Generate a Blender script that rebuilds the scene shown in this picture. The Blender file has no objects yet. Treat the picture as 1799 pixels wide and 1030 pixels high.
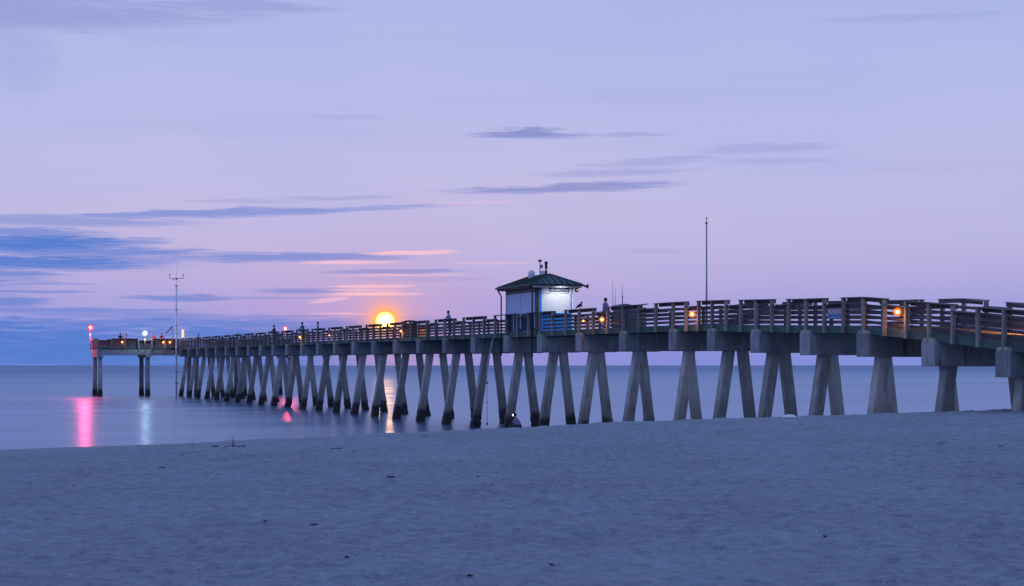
import bpy, bmesh, math, random
import numpy as np
from mathutils import Vector, Matrix

random.seed(7)
rng = np.random.default_rng(11)
scene = bpy.context.scene
COL = scene.collection
R = math.radians
FPX = 3068.0            # focal length in pixels of the 1799 px wide photograph
EYE = 3.9               # camera height above the sea

# ------------------------------------------------------------------ camera
cam = bpy.data.cameras.new('camera')
cam.sensor_width = 36.0
cam.lens = FPX / 1799.0 * 36.0
cam.shift_y = (642.0 - 515.0) / 1799.0
cam.clip_start = 0.1
cam.clip_end = 60000.0
camera = bpy.data.objects.new('camera', cam)
COL.objects.link(camera)
camera.location = (0, 0, EYE)
camera.rotation_euler = (R(90), 0, 0)
scene.camera = camera

scene.view_settings.view_transform = 'Standard'
scene.view_settings.look = 'None'
scene.view_settings.exposure = 0.0
scene.view_settings.gamma = 1.0
scene.view_settings.use_curve_mapping = False
scene.cycles.max_bounces = 8
scene.cycles.caustics_reflective = True
scene.cycles.sample_clamp_indirect = 6.0

# ------------------------------------------------------------------ world
def lin(c):
    return tuple(((v / 255.0) / 12.92 if v / 255.0 <= 0.04045 else ((v / 255.0 + 0.055) / 1.055) ** 2.4) for v in c)

def rgba(c):
    return (*lin(c), 1.0)

SUN_AZ = math.atan((676.5 - 899.5) / FPX)
SUN_EL = math.atan((642.0 - 565.0) / FPX)

class NT:
    """small helper for building node trees"""
    def __init__(self, tree):
        self.t = tree
        tree.nodes.clear()
    def new(self, kind, **kw):
        n = self.t.nodes.new(kind)
        for k, v in kw.items():
            setattr(n, k, v)
        return n
    def link(self, a, b):
        self.t.links.new(a, b)
    def put(self, sock, v):
        if hasattr(v, 'links') or isinstance(v, bpy.types.NodeSocket):
            self.link(v, sock)
        else:
            sock.default_value = v
    def math(self, op, a, b=None, c=None, clamp=False):
        n = self.new('ShaderNodeMath', operation=op, use_clamp=clamp)
        self.put(n.inputs[0], a)
        if b is not None: self.put(n.inputs[1], b)
        if c is not None: self.put(n.inputs[2], c)
        return n.outputs[0]
    def mix(self, f, a, b, blend='MIX'):
        n = self.new('ShaderNodeMix', data_type='RGBA', blend_type=blend)
        self.put(n.inputs[0], f); self.put(n.inputs[6], a); self.put(n.inputs[7], b)
        return n.outputs[2]
    def ramp(self, f, stops, interp='LINEAR'):
        n = self.new('ShaderNodeValToRGB')
        cr = n.color_ramp
        cr.interpolation = interp
        while len(cr.elements) < len(stops): cr.elements.new(0.5)
        for e, (p, c) in zip(cr.elements, stops):
            e.position = p
            e.color = c if len(c) == 4 else (*c, 1)
        self.put(n.inputs[0], f)
        return n.outputs[0]
    def smooth(self, v, lo, hi, a=0.0, b=1.0):
        n = self.new('ShaderNodeMapRange', interpolation_type='SMOOTHSTEP')
        self.put(n.inputs[0], v)
        n.inputs[1].default_value = lo; n.inputs[2].default_value = hi
        n.inputs[3].default_value = a; n.inputs[4].default_value = b
        return n.outputs[0]
    def xyz(self, x, y, z=0.0):
        n = self.new('ShaderNodeCombineXYZ')
        self.put(n.inputs[0], x); self.put(n.inputs[1], y); self.put(n.inputs[2], z)
        return n.outputs[0]
    def noise(self, vec, scale=1.0, detail=3.0, rough=0.5, out=0):
        n = self.new('ShaderNodeTexNoise')
        if vec is not None: self.link(vec, n.inputs['Vector'])
        n.inputs['Scale'].default_value = scale
        n.inputs['Detail'].default_value = detail
        n.inputs['Roughness'].default_value = rough
        return n.outputs[out]

world = bpy.data.worlds.new('World')
scene.world = world
world.use_nodes = True
n = NT(world.node_tree)
tc = n.new('ShaderNodeTexCoord')
sep = n.new('ShaderNodeSeparateXYZ'); n.link(tc.outputs['Generated'], sep.inputs[0])
dx, dy, dz = sep.outputs
az = n.math('ARCTAN2', dx, dy)
hor = n.math('SQRT', n.math('ADD', n.math('MULTIPLY', dx, dx), n.math('MULTIPLY', dy, dy)))
el = n.math('ARCTAN2', dz, hor)
U = n.math('MULTIPLY', az, FPX)      # sky coordinates: azimuth and elevation, 3068 units per radian
V = n.math('MULTIPLY', el, FPX)
t = n.math('DIVIDE', n.math('MAXIMUM', V, 0.0), 700.0)
base = n.ramp(t, [
    (0.0, rgba((110, 134, 214))), (0.03, rgba((114, 137, 217))), (0.06, rgba((120, 141, 220))), (0.135, rgba((152, 154, 220))),
    (0.21, rgba((171, 167, 221))), (0.31, rgba((185, 180, 225))), (0.43, rgba((184, 184, 228))),
    (0.58, rgba((183, 187, 231))), (0.78, rgba((174, 184, 232))), (1.0, rgba((165, 178, 231)))], 'B_SPLINE')
backs = n.smooth(n.math('COSINE', az), 0.75, -0.6, 0.0, 0.7)
base = n.mix(backs, base, rgba((122, 148, 218)))
zen = n.smooth(el, 0.20, 1.0)
base = n.mix(zen, base, rgba((120, 154, 226)))
# nishita twilight sky, a small share of the dome
nish = n.new('ShaderNodeTexSky', sky_type='NISHITA')
nish.sun_disc = False
nish.sun_elevation = SUN_EL
nish.sun_rotation = SUN_AZ
nsc = n.new('ShaderNodeVectorMath', operation='SCALE'); n.link(nish.outputs[0], nsc.inputs[0]); nsc.inputs['Scale'].default_value = 0.004
base = n.mix(1.0, base, nsc.outputs[0], 'ADD')
# angular distance from the low sun
du = n.math('SUBTRACT', U, SUN_AZ * FPX)
dv = n.math('SUBTRACT', V, SUN_EL * FPX)
# pink belt above the sunset point
g1 = n.math('EXPONENT', n.math('MULTIPLY', n.math('ADD', n.math('POWER', n.math('DIVIDE', du, 210.0), 2.0),
        n.math('POWER', n.math('DIVIDE', n.math('SUBTRACT', V, 60.0), 120.0), 2.0)), -1.0))
base = n.mix(n.math('MULTIPLY', g1, 0.48), base, rgba((194, 158, 210)))

# clouds -----------------------------------------------------------------
nv = n.xyz(n.math('DIVIDE', U, 260.0), n.math('DIVIDE', V, 26.0))
w1 = n.math('SUBTRACT', n.noise(nv, 1.0, 4.0, 0.55), 0.5)
nv2 = n.xyz(n.math('DIVIDE', U, 70.0), n.math('DIVIDE', V, 7.0))
w2 = n.math('SUBTRACT', n.noise(nv2, 1.0, 3.0, 0.6), 0.5)
nv3 = n.xyz(n.math('DIVIDE', U, 95.0), n.math('DIVIDE', n.math('SUBTRACT', V, n.math('MULTIPLY', U, 0.02)), 2.6))
w3 = n.math('SUBTRACT', n.noise(nv3, 1.0, 4.0, 0.6), 0.5)
warp = n.math('ADD', n.math('MULTIPLY', w1, 1.2), n.math('MULTIPLY', w2, 0.6))
fib = n.math('ADD', n.math('MULTIPLY', w1, 1.1), n.math('ADD', n.math('MULTIPLY', w3, 1.5), n.math('MULTIPLY', w2, 0.9)))
def streaks(items):
    acc = None
    for (x, y, L, T, tilt, s) in items:
        a0 = math.atan((x - 899.5) / FPX)
        u0 = a0 * FPX
        v0 = math.atan((642 - y) / FPX * math.cos(a0)) * FPX
        uu = n.math('DIVIDE', n.math('SUBTRACT', U, u0), L)
        vv = n.math('DIVIDE', n.math('SUBTRACT', V, v0), T)
        vv = n.math('SUBTRACT', vv, n.math('MULTIPLY', uu, tilt * L / T)) if tilt else vv
        vv = n.math('ADD', vv, n.math('MULTIPLY', warp, min(2.2, 9.0 / T + 0.9)))
        r = n.math('ADD', n.math('MULTIPLY', uu, uu), n.math('MULTIPLY', vv, vv))
        r = n.math('ADD', r, fib)
        m = n.smooth(r, 0.0, 1.2, s, 0.0)
        acc = m if acc is None else n.math('MAXIMUM', acc, m)
    return acc
deep = streaks([
    (370, 375, 430, 8, 0.040, 0.62), (40, 428, 230, 20, 0.0, 1.0), (70, 460, 270, 16, 0.0, 0.95), (230, 456, 120, 9, 0, 0.6),
    (500, 453, 260, 10, 0.01, 0.66), (700, 477, 140, 6, 0.02, 0.55), (20, 481, 110, 6, 0, 0.75),
    (315, 524, 105, 7, 0, 0.66), (540, 512, 95, 7, 0.02, 0.55), (10, 530, 80, 12, 0, 0.7), (110, 546, 230, 6, 0, 0.6),
    (170, 612, 640, 54, -0.02, 1.05), (560, 572, 330, 17, -0.01, 0.8), (-260, 470, 330, 70, 0, 0.9),
    (120, 390, 260, 10, 0.01, 0.5), (60, 408, 150, 9, 0, 0.7), (150, 442, 250, 12, 0, 0.75), (60, 498, 120, 3, 0, 0.5), (50, 512, 110, 4, 0, 0.6),
    (640, 365, 180, 4, 0.04, 0.4), (420, 446, 150, 5, 0, 0.45), (330, 556, 330, 7, 0, 0.5), (250, 566, 380, 9, 0, 0.7), (470, 524, 130, 3, 0, 0.3)])
soft = streaks([
    (930, 234, 125, 11, 0, 0.85), (1110, 236, 80, 5, 0, 0.4), (990, 332, 215, 9, 0.030, 0.75),
    (1080, 303, 170, 8, 0.02, 0.35), (1130, 285, 140, 9, 0.03, 0.3), (1350, 262, 150, 9, 0.03, 0.28), (1360, 284, 130, 6, 0.0, 0.18),
    (60, 22, 420, 34, 0.03, 0.5), (420, 12, 200, 14, 0.0, 0.4), (40, 100, 70, 70, 0, 0.2),
    (610, 206, 90, 6, 0, 0.2), (590, 348, 110, 5, 0.02, 0.35), (420, 354, 120, 5, 0, 0.25), (1600, 32, 180, 8, 0, 0.2),
    (1150, 442, 60, 5, 0, 0.15), (740, 492, 150, 5, 0, 0.2)])
pink = streaks([
    (720, 445, 90, 4, 0.02, 0.95), (620, 461, 100, 4, 0.035, 0.8), (700, 483, 150, 2.2, 0.0, 0.6), (655, 503, 80, 4, 0.01, 1.0),
    (655, 517, 110, 4, 0.01, 1.0), (640, 510, 80, 3, 0.0, 0.7), (580, 528, 40, 4, 0.12, 0.6), (860, 462, 90, 3, 0, 0.3), (820, 357, 120, 3, 0.03, 0.25), (600, 551, 70, 2.5, 0, 0.5)])
# faint random streaking over the whole dome
gen = n.noise(n.xyz(n.math('DIVIDE', U, 900.0), n.math('DIVIDE', V, 60.0)), 1.0, 5.0, 0.55)
gen = n.math('MULTIPLY', n.smooth(gen, 0.5, 0.8), n.smooth(V, 20.0, 160.0, 0.5, 0.26))
skyc = n.mix(gen, base, rgba((158, 160, 218)))
big = n.noise(n.xyz(n.math('DIVIDE', U, 500.0), n.math('DIVIDE', V, 260.0), 4.0), 1.0, 3.0, 0.5)
skyc = n.mix(n.smooth(big, 0.35, 0.7, 0.0, 0.22), skyc, rgba((164, 178, 232)))
skyc = n.mix(soft, skyc, rgba((128, 138, 202)))
skyc = n.mix(deep, skyc, rgba((88, 126, 208)))
skyc = n.mix(pink, skyc, rgba((250, 198, 214)))
# aureole and disc of the low sun
ds = n.math('SQRT', n.math('ADD', n.math('MULTIPLY', du, du), n.math('MULTIPLY', dv, dv)))
aur = n.math('EXPONENT', n.math('DIVIDE', n.math('SUBTRACT', 17.0, ds), 13.0))
aur = n.math('MINIMUM', aur, 1.0)
aur2 = n.math('MULTIPLY', n.math('MINIMUM', n.math('EXPONENT', n.math('DIVIDE', n.math('MULTIPLY', ds, -1.0), 62.0)), 1.0), 0.45)
skyc = n.mix(aur2, skyc, rgba((255, 172, 168)))
skyc = n.mix(n.math('MULTIPLY', aur, 0.95), skyc, (1.35, 0.50, 0.07, 1))
disc = n.smooth(ds, 8.0, 18.5, 1.0, 0.0)
skyc = n.mix(disc, skyc, (10.0, 4.3, 1.02, 1))
bg = n.new('ShaderNodeBackground'); n.link(skyc, bg.inputs[0]); bg.inputs[1].default_value = 1.0
out = n.new('ShaderNodeOutputWorld'); n.link(bg.outputs[0], out.inputs[0])

# ------------------------------------------------------------------ sun
sl = bpy.data.lights.new('sun', 'SUN')
sl.energy = 0.012
sl.angle = R(0.6)
sl.color = (1.0, 0.45, 0.16)
so = bpy.data.objects.new('sun', sl)
COL.objects.link(so)
sd = Vector((math.sin(SUN_AZ) * math.cos(SUN_EL), math.cos(SUN_AZ) * math.cos(SUN_EL), math.sin(SUN_EL)))
so.rotation_euler = (-sd).to_track_quat('-Z', 'Y').to_euler()
so.location = (0, 0, 40)

# ------------------------------------------------------------------ helpers
def tag(o, label=None, cat=None, group=None, kind=None):
    if label: o['label'] = label
    if cat: o['category'] = cat
    if group: o['group'] = group
    if kind: o['kind'] = kind
    return o

def link(name, me, mat=None, parent=None, loc=None, rot=None, scale=None):
    o = bpy.data.objects.new(name, me)
    COL.objects.link(o)
    if mat is not None and len(me.materials) == 0:
        for m in (mat if isinstance(mat, (list, tuple)) else [mat]): me.materials.append(m)
    if parent: o.parent = parent
    if loc is not None: o.location = loc
    if rot is not None: o.rotation_euler = rot
    if scale is not None: o.scale = scale
    return o

def empty(name, loc, rz=0.0):
    o = bpy.data.objects.new(name, None)
    COL.objects.link(o)
    o.location = loc
    o.rotation_euler = (0, 0, rz)
    o.empty_display_size = 0.2
    return o

class MB:
    """mesh builder: collects shapes, builds ONE mesh"""
    def __init__(self):
        self.v = []; self.f = []; self.m = []; self.s = []
    def add(self, vs, fs, mi=0, smooth=False):
        k = len(self.v)
        self.v += [tuple(p) for p in vs]
        self.f += [tuple(i + k for i in f) for f in fs]
        self.m += [mi] * len(fs); self.s += [smooth] * len(fs)
    def box(self, x0, x1, y0, y1, z0, z1, mi=0):
        vs = [(x0, y0, z0), (x1, y0, z0), (x1, y1, z0), (x0, y1, z0), (x0, y0, z1), (x1, y0, z1), (x1, y1, z1), (x0, y1, z1)]
        self.add(vs, [(0, 3, 2, 1), (4, 5, 6, 7), (0, 1, 5, 4), (1, 2, 6, 5), (2, 3, 7, 6), (3, 0, 4, 7)], mi)
    def beam(self, p, q, w, h, mi=0, up=Vector((0, 0, 1))):
        p, q = Vector(p), Vector(q)
        d = (q - p).normalized(); s = d.cross(up).normalized(); u = s.cross(d)
        vs = [c + s * a * w / 2 + u * b * h / 2 for c in (p, q) for a, b in ((-1, -1), (1, -1), (1, 1), (-1, 1))]
        self.add(vs, [(0, 1, 2, 3), (7, 6, 5, 4), (0, 4, 5, 1), (1, 5, 6, 2), (2, 6, 7, 3), (3, 7, 4, 0)], mi)
    def tube(self, pts, r, seg=8, mi=0, caps=True):
        pts = [Vector(p) for p in pts]
        rs = r if isinstance(r, (list, tuple)) else [r] * len(pts)
        vs = []; fs = []
        for i, p in enumerate(pts):
            d = (pts[min(i + 1, len(pts) - 1)] - pts[max(i - 1, 0)]).normalized()
            up = Vector((0, 0, 1)) if abs(d.z) < 0.9 else Vector((1, 0, 0))
            s = d.cross(up).normalized(); u = s.cross(d)
            for j in range(seg):
                a = 2 * math.pi * j / seg
                vs.append(p + (s * math.cos(a) + u * math.sin(a)) * rs[i])
        for i in range(len(pts) - 1):
            for j in range(seg):
                k = (j + 1) % seg
                fs.append((i * seg + j, i * seg + k, (i + 1) * seg + k, (i + 1) * seg + j))
        if caps:
            fs.append(tuple(range(seg))[::-1]); fs.append(tuple((len(pts) - 1) * seg + j for j in range(seg)))
        self.add(vs, fs, mi, True)
    def lathe(self, c, prof, seg=14, mi=0, axis='z'):
        vs = []; fs = []
        for (r, h) in prof:
            for j in range(seg):
                a = 2 * math.pi * j / seg
                p = (r * math.cos(a), r * math.sin(a), h)
                if axis == 'x': p = (p[2], p[0], p[1])
                if axis == 'y': p = (p[0], p[2], p[1])
                vs.append((c[0] + p[0], c[1] + p[1], c[2] + p[2]))
        for i in range(len(prof) - 1):
            for j in range(seg):
                k = (j + 1) % seg
                fs.append((i * seg + j, i * seg + k, (i + 1) * seg + k, (i + 1) * seg + j))
        fs.append(tuple(range(seg))[::-1]); fs.append(tuple((len(prof) - 1) * seg + j for j in range(seg)))
        self.add(vs, fs, mi, True)
    def ball(self, c, r, seg=12, rings=8, mi=0, sx=1, sy=1, sz=1):
        prof = []
        vs = []; fs = []
        for i in range(rings + 1):
            th = math.pi * (i + 0.0) / rings
            rr = max(math.sin(th), 0.02)
            for j in range(seg):
                a = 2 * math.pi * j / seg
                vs.append((c[0] + r * sx * rr * math.cos(a), c[1] + r * sy * rr * math.sin(a), c[2] - r * sz * math.cos(th)))
        for i in range(rings):
            for j in range(seg):
                k = (j + 1) % seg
                fs.append((i * seg + j, i * seg + k, (i + 1) * seg + k, (i + 1) * seg + j))
        fs.append(tuple(range(seg))[::-1]); fs.append(tuple(rings * seg + j for j in range(seg)))
        self.add(vs, fs, mi, True)
    def mesh(self, name, mats=None, bevel=0.0, fix=True):
        me = bpy.data.meshes.new(name)
        me.from_pydata(self.v, [], self.f)
        me.polygons.foreach_set('material_index', self.m)
        me.polygons.foreach_set('use_smooth', self.s)
        if fix or bevel:
            bm = bmesh.new(); bm.from_mesh(me)
            if fix: bmesh.ops.recalc_face_normals(bm, faces=bm.faces)
            if bevel: bmesh.ops.bevel(bm, geom=bm.edges[:], offset=bevel, segments=1, affect='EDGES')
            bm.to_mesh(me); bm.free()
        if mats is not None:
            for m in (mats if isinstance(mats, (list, tuple)) else [mats]): me.materials.append(m)
        me.update()
        return me
    def build(self, name, mats, parent=None, loc=None, rot=None, bevel=0.0):
        return link(name, self.mesh(name, mats, bevel), None, parent, loc, rot)

# ------------------------------------------------------------------ materials
def principled(name):
    m = bpy.data.materials.new(name)
    m.use_nodes = True
    n = NT(m.node_tree)
    b = n.new('ShaderNodeBsdfPrincipled')
    o = n.new('ShaderNodeOutputMaterial')
    n.link(b.outputs[0], o.inputs[0])
    return m, n, b

def mat_concrete(name='weathered_concrete', wet=False, c1=(0.36, 0.385, 0.395), c2=(0.19, 0.205, 0.21)):
    m, n, b = principled(name)
    g = n.new('ShaderNodeNewGeometry')
    tcx = n.new('ShaderNodeTexCoord')
    oi = n.new('ShaderNodeObjectInfo')
    big = n.noise(g.outputs['Position'], 1.3, 6, 0.62)
    sp = n.new('ShaderNodeSeparateXYZ'); n.link(g.outputs['Position'], sp.inputs[0])
    # rain streaks running down
    st = n.noise(n.xyz(n.math('MULTIPLY', sp.outputs[0], 7.0), n.math('MULTIPLY', sp.outputs[1], 7.0), n.math('MULTIPLY', sp.outputs[2], 0.7)), 1.0, 4, 0.6)
    f = n.math('ADD', n.math('MULTIPLY', big, 0.5), n.math('MULTIPLY', st, 0.5))
    f = n.math('ADD', f, n.math('MULTIPLY', n.math('SUBTRACT', oi.outputs['Random'], 0.5), 0.22))
    col = n.mix(n.smooth(f, 0.36, 0.64), (*c2, 1), (*c1, 1))
    fine = n.noise(g.outputs['Position'], 34.0, 3, 0.7)
    col = n.mix(n.smooth(fine, 0.60, 0.74, 0.0, 0.5), col, (0.08, 0.08, 0.075, 1))
    rn = n.noise(n.xyz(n.math('ADD', n.math('MULTIPLY', sp.outputs[0], 2.6), n.math('MULTIPLY', oi.outputs['Random'], 60.0)), n.math('MULTIPLY', sp.outputs[1], 2.6), n.math('MULTIPLY', sp.outputs[2], 0.30)), 1.0, 5, 0.7)
    col = n.mix(n.smooth(rn, 0.60, 0.72, 0.0, 0.75), col, (0.10, 0.07, 0.05, 1))
    rn2 = n.noise(n.xyz(n.math('MULTIPLY', sp.outputs[0], 9.0), n.math('MULTIPLY', sp.outputs[1], 9.0), n.math('MULTIPLY', sp.outputs[2], 1.1), ), 1.0, 5, 0.7)
    col = n.mix(n.smooth(rn2, 0.58, 0.70, 0.0, 0.55), col, (0.06, 0.07, 0.075, 1))
    rough = 0.88
    if wet:
        nz = n.noise(g.outputs['Position'], 2.2, 4, 0.6)
        h = n.math('ADD', sp.outputs[2], n.math('MULTIPLY', n.math('SUBTRACT', nz, 0.5), 0.75))
        brown = n.smooth(h, 0.95, 3.0, 0.55, 0.0)
        col = n.mix(brown, col, (0.105, 0.088, 0.07, 1))
        blk = n.smooth(h, 0.70, 1.12, 0.92, 0.0)
        col = n.mix(blk, col, (0.020, 0.017, 0.015, 1))
        b.inputs['Roughness'].default_value = 0.75
    n.link(col, b.inputs['Base Color'])
    b.inputs['Roughness'].default_value = rough
    bp = n.new('ShaderNodeBump'); bp.inputs['Strength'].default_value = 0.35; bp.inputs['Distance'].default_value = 0.03
    n.link(n.math('ADD', fine, big), bp.inputs['Height']); n.link(bp.outputs[0], b.inputs['Normal'])
    return m

def mat_wood(name, c1, c2, along=1, rnd=0.5, rough=0.85):
    m, n, b = principled(name)
    tcx = n.new('ShaderNodeTexCoord'); oi = n.new('ShaderNodeObjectInfo')
    sp = n.new('ShaderNodeSeparateXYZ'); n.link(tcx.outputs['Object'], sp.inputs[0])
    sc = [28.0, 28.0, 28.0]; sc[along] = 1.4
    vec = n.xyz(*[n.math('ADD', n.math('MULTIPLY', sp.outputs[i], sc[i]), n.math('MULTIPLY', oi.outputs['Random'], 37.0)) for i in range(3)])
    gr = n.noise(vec, 1.0, 4, 0.65)
    g = n.new('ShaderNodeNewGeometry')
    blot = n.noise(g.outputs['Position'], 1.7, 4, 0.6)
    f = n.math('ADD', n.math('MULTIPLY', gr, 0.6), n.math('MULTIPLY', blot, 0.4))
    col = n.mix(n.smooth(f, 0.35, 0.66), (*c2, 1), (*c1, 1))
    hs = n.new('ShaderNodeHueSaturation')
    n.link(col, hs.inputs['Color'])
    n.link(n.math('ADD', 1.0 - rnd / 2, n.math('MULTIPLY', oi.outputs['Random'], rnd)), hs.inputs['Value'])
    n.link(hs.outputs[0], b.inputs['Base Color'])
    b.inputs['Roughness'].default_value = rough
    bp = n.new('ShaderNodeBump'); bp.inputs['Strength'].default_value = 0.3; bp.inputs['Distance'].default_value = 0.01
    n.link(gr, bp.inputs['Height']); n.link(bp.outputs[0], b.inputs['Normal'])
    return m

def mat_paint(name, col, rough=0.55, metal=0.0, dirt=0.25, dirtcol=(0.08, 0.08, 0.08)):
    m, n, b = principled(name)
    g = n.new('ShaderNodeNewGeometry')
    nz = n.noise(g.outputs['Position'], 3.0, 6, 0.65)
    c = n.mix(n.smooth(nz, 0.45, 0.8, 0.0, dirt), (*col, 1), (*dirtcol, 1))
    n.link(c, b.inputs['Base Color'])
    b.inputs['Roughness'].default_value = rough
    b.inputs['Metallic'].default_value = metal
    return m

def mat_emit(name, col, s):
    m = bpy.data.materials.new(name); m.use_nodes = True
    n = NT(m.node_tree)
    e = n.new('ShaderNodeEmission'); e.inputs[0].default_value = (*col, 1); e.inputs[1].default_value = s
    o = n.new('ShaderNodeOutputMaterial'); n.link(e.outputs[0], o.inputs[0])
    return m

def mat_halo(name, col, s, keep):
    """translucent emitting shell that paints the glow halo round a lamp"""
    m = bpy.data.materials.new(name); m.use_nodes = True
    n = NT(m.node_tree)
    e = n.new('ShaderNodeEmission'); e.inputs[0].default_value = (*col, 1); e.inputs[1].default_value = s
    tr = n.new('ShaderNodeBsdfTransparent')
    lw = n.new('ShaderNodeLayerWeight'); lw.inputs['Blend'].default_value = 0.5
    mx = n.new('ShaderNodeMixShader')
    n.link(n.smooth(lw.outputs['Facing'], 0.1, 1.0, keep, 0.0), mx.inputs[0])
    n.link(tr.outputs[0], mx.inputs[1]); n.link(e.outputs[0], mx.inputs[2])
    o = n.new('ShaderNodeOutputMaterial'); n.link(mx.outputs[0], o.inputs[0])
    return m

M_CAP = mat_concrete('cap_concrete')
M_PILE = mat_concrete('pile_concrete', wet=True, c1=(0.52, 0.51, 0.475), c2=(0.28, 0.275, 0.26))
M_BLOCK = mat_concrete('bearing_concrete', c1=(0.50, 0.46, 0.37), c2=(0.34, 0.31, 0.26))
M_POST = mat_wood('post_timber', (0.36, 0.325, 0.285), (0.19, 0.17, 0.15), along=2)
M_RAIL = mat_wood('rail_timber', (0.115, 0.096, 0.105), (0.055, 0.046, 0.058), along=1)
M_TOP = mat_wood('handrail_timber', (0.20, 0.18, 0.165), (0.10, 0.09, 0.085), along=1)
M_FASC = mat_wood('green_treated_timber', (0.085, 0.135, 0.115), (0.045, 0.082, 0.072), along=1, rnd=0.35)
M_DECK = mat_wood('deck_timber', (0.20, 0.18, 0.16), (0.10, 0.09, 0.08), along=0)
M_BEAM = mat_wood('stringer_timber', (0.10, 0.10, 0.09), (0.05, 0.05, 0.045), along=1)
M_WHITE = mat_paint('white_paint', (0.78, 0.78, 0.76), 0.5, 0, 0.12, (0.4, 0.38, 0.33))
M_SHUT = mat_paint('pale_blue_shutter_paint', (0.50, 0.62, 0.82), 0.5, 0, 0.25, (0.25, 0.28, 0.33))
M_NAVY = mat_paint('navy_paint', (0.02, 0.045, 0.10), 0.5, 0, 0.2)
M_BLUE = mat_paint('bright_blue_paint', (0.015, 0.24, 0.72), 0.5, 0, 0.2)
M_ROOF = mat_paint('green_metal_roof', (0.022, 0.065, 0.06), 0.38, 0.35, 0.3, (0.03, 0.04, 0.045))
M_TRIM = mat_paint('dark_green_trim', (0.018, 0.035, 0.035), 0.5, 0, 0.2)
M_STEEL = mat_paint('galvanised_steel', (0.36, 0.37, 0.38), 0.45, 0.6, 0.3)
M_DARK = mat_paint('dark_metal', (0.025, 0.025, 0.03), 0.5, 0.3, 0.2)
M_BRONZE = mat_paint('lamp_bracket_metal', (0.07, 0.045, 0.03), 0.5, 0.5, 0.2)

# ------------------------------------------------------------------ sea
def mat_sea():
    m, n, b = principled('sea_water')
    g = n.new('ShaderNodeNewGeometry')
    sp = n.new('ShaderNodeSeparateXYZ'); n.link(g.outputs['Position'], sp.inputs[0])
    X, Y = sp.outputs[0], sp.outputs[1]
    # shoreline distance: swell bands run parallel to the shore
    D = n.math('ADD', n.math('MULTIPLY', n.math('ADD', X, 23.7), -0.656), n.math('MULTIPLY', n.math('SUBTRACT', Y, 80.8), 0.755))
    Lc = n.math('ADD', n.math('MULTIPLY', X, 0.755), n.math('MULTIPLY', Y, 0.656))
    band = n.noise(n.xyz(n.math('DIVIDE', D, 9.0), n.math('DIVIDE', Lc, 110.0)), 1.0, 4, 0.6)
    band2 = n.noise(n.xyz(n.math('DIVIDE', D, 160.0), n.math('DIVIDE', Lc, 900.0), 3.0), 1.0, 4, 0.6)
    foam = n.noise(n.xyz(n.math('DIVIDE', D, 5.0), n.math('DIVIDE', Lc, 26.0), 8.0), 1.0, 4, 0.6)
    # milky, silt laden and blurred foam near the shore
    near = n.smooth(D, -2.0, 130.0, 1.0, 0.0)
    milk = n.math('MULTIPLY', near, n.smooth(n.math('ADD', n.math('MULTIPLY', band, 0.6), n.math('MULTIPLY', foam, 0.4)), 0.35, 0.68, 0.25, 1.0))
    surf = n.math('MULTIPLY', n.smooth(n.math('ABSOLUTE', n.math('SUBTRACT', n.math('ADD', D, n.math('MULTIPLY', foam, 12.0)), 84.0)), 0.5, 6.0, 1.0, 0.0), 0.5)
    edge = n.smooth(n.math('ADD', D, n.math('MULTIPLY', foam, 2.5)), 0.6, 3.0, 0.7, 0.0)
    milk = n.math('MAXIMUM', n.math('MAXIMUM', milk, surf), edge)
    col = n.mix(milk, (0.010, 0.050, 0.120, 1), (0.045, 0.072, 0.145, 1))
    far = n.smooth(D, 40.0, 700.0, 0.0, 0.22)
    rgh = n.math('ADD', n.math('ADD', far, 0.245), n.math('MULTIPLY', n.math('SUBTRACT', band, 0.5), 0.26))
    rgh = n.math('ADD', rgh, n.math('MULTIPLY', n.math('SUBTRACT', band2, 0.5), 0.24))
    bp = n.new('ShaderNodeBump'); bp.inputs['Strength'].default_value = 0.35; bp.inputs['Distance'].default_value = 0.25
    n.link(n.math('ADD', band, n.math('MULTIPLY', foam, 0.25)), bp.inputs['Height'])
    n.t.nodes.remove(b)
    df = n.new('ShaderNodeBsdfDiffuse'); n.link(col, df.inputs[0])
    gl = n.new('ShaderNodeBsdfGlossy'); gl.inputs[0].default_value = (0.66, 0.80, 0.96, 1); n.link(rgh, gl.inputs['Roughness']); n.link(bp.outputs[0], gl.inputs['Normal'])
    fr = n.new('ShaderNodeFresnel'); fr.inputs['IOR'].default_value = 1.34
    mx = n.new('ShaderNodeMixShader'); cap_ = n.math('ADD', n.smooth(D, 60.0, 900.0, 0.60, 0.42), n.math('MULTIPLY', n.math('SUBTRACT', n.math('ADD', n.math('MULTIPLY', band, .5), band2), 0.75), 0.34))
    n.link(n.math('MINIMUM', fr.outputs[0], cap_), mx.inputs[0]); n.link(df.outputs[0], mx.inputs[1]); n.link(gl.outputs[0], mx.inputs[2])
    o = [q for q in n.t.nodes if q.type == 'OUTPUT_MATERIAL'][0]
    n.link(mx.outputs[0], o.inputs[0])
    return m
mb = MB()
ring = [0, 60, 200, 800, 3000, 12000, 45000]
seg = 72
vs = [(0, 0, 0)]
for r in ring[1:]:
    vs += [(r * math.cos(2 * math.pi * j / seg), r * math.sin(2 * math.pi * j / seg), 0) for j in range(seg)]
fs = [(0, 1 + j, 1 + (j + 1) % seg) for j in range(seg)]
for i in range(len(ring) - 2):
    fs += [(1 + i * seg + j, 1 + (i + 1) * seg + j, 1 + (i + 1) * seg + (j + 1) % seg, 1 + i * seg + (j + 1) % seg) for j in range(seg)]
mb.add(vs, fs)
tag(mb.build('sea', mat_sea()), kind='structure')

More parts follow.
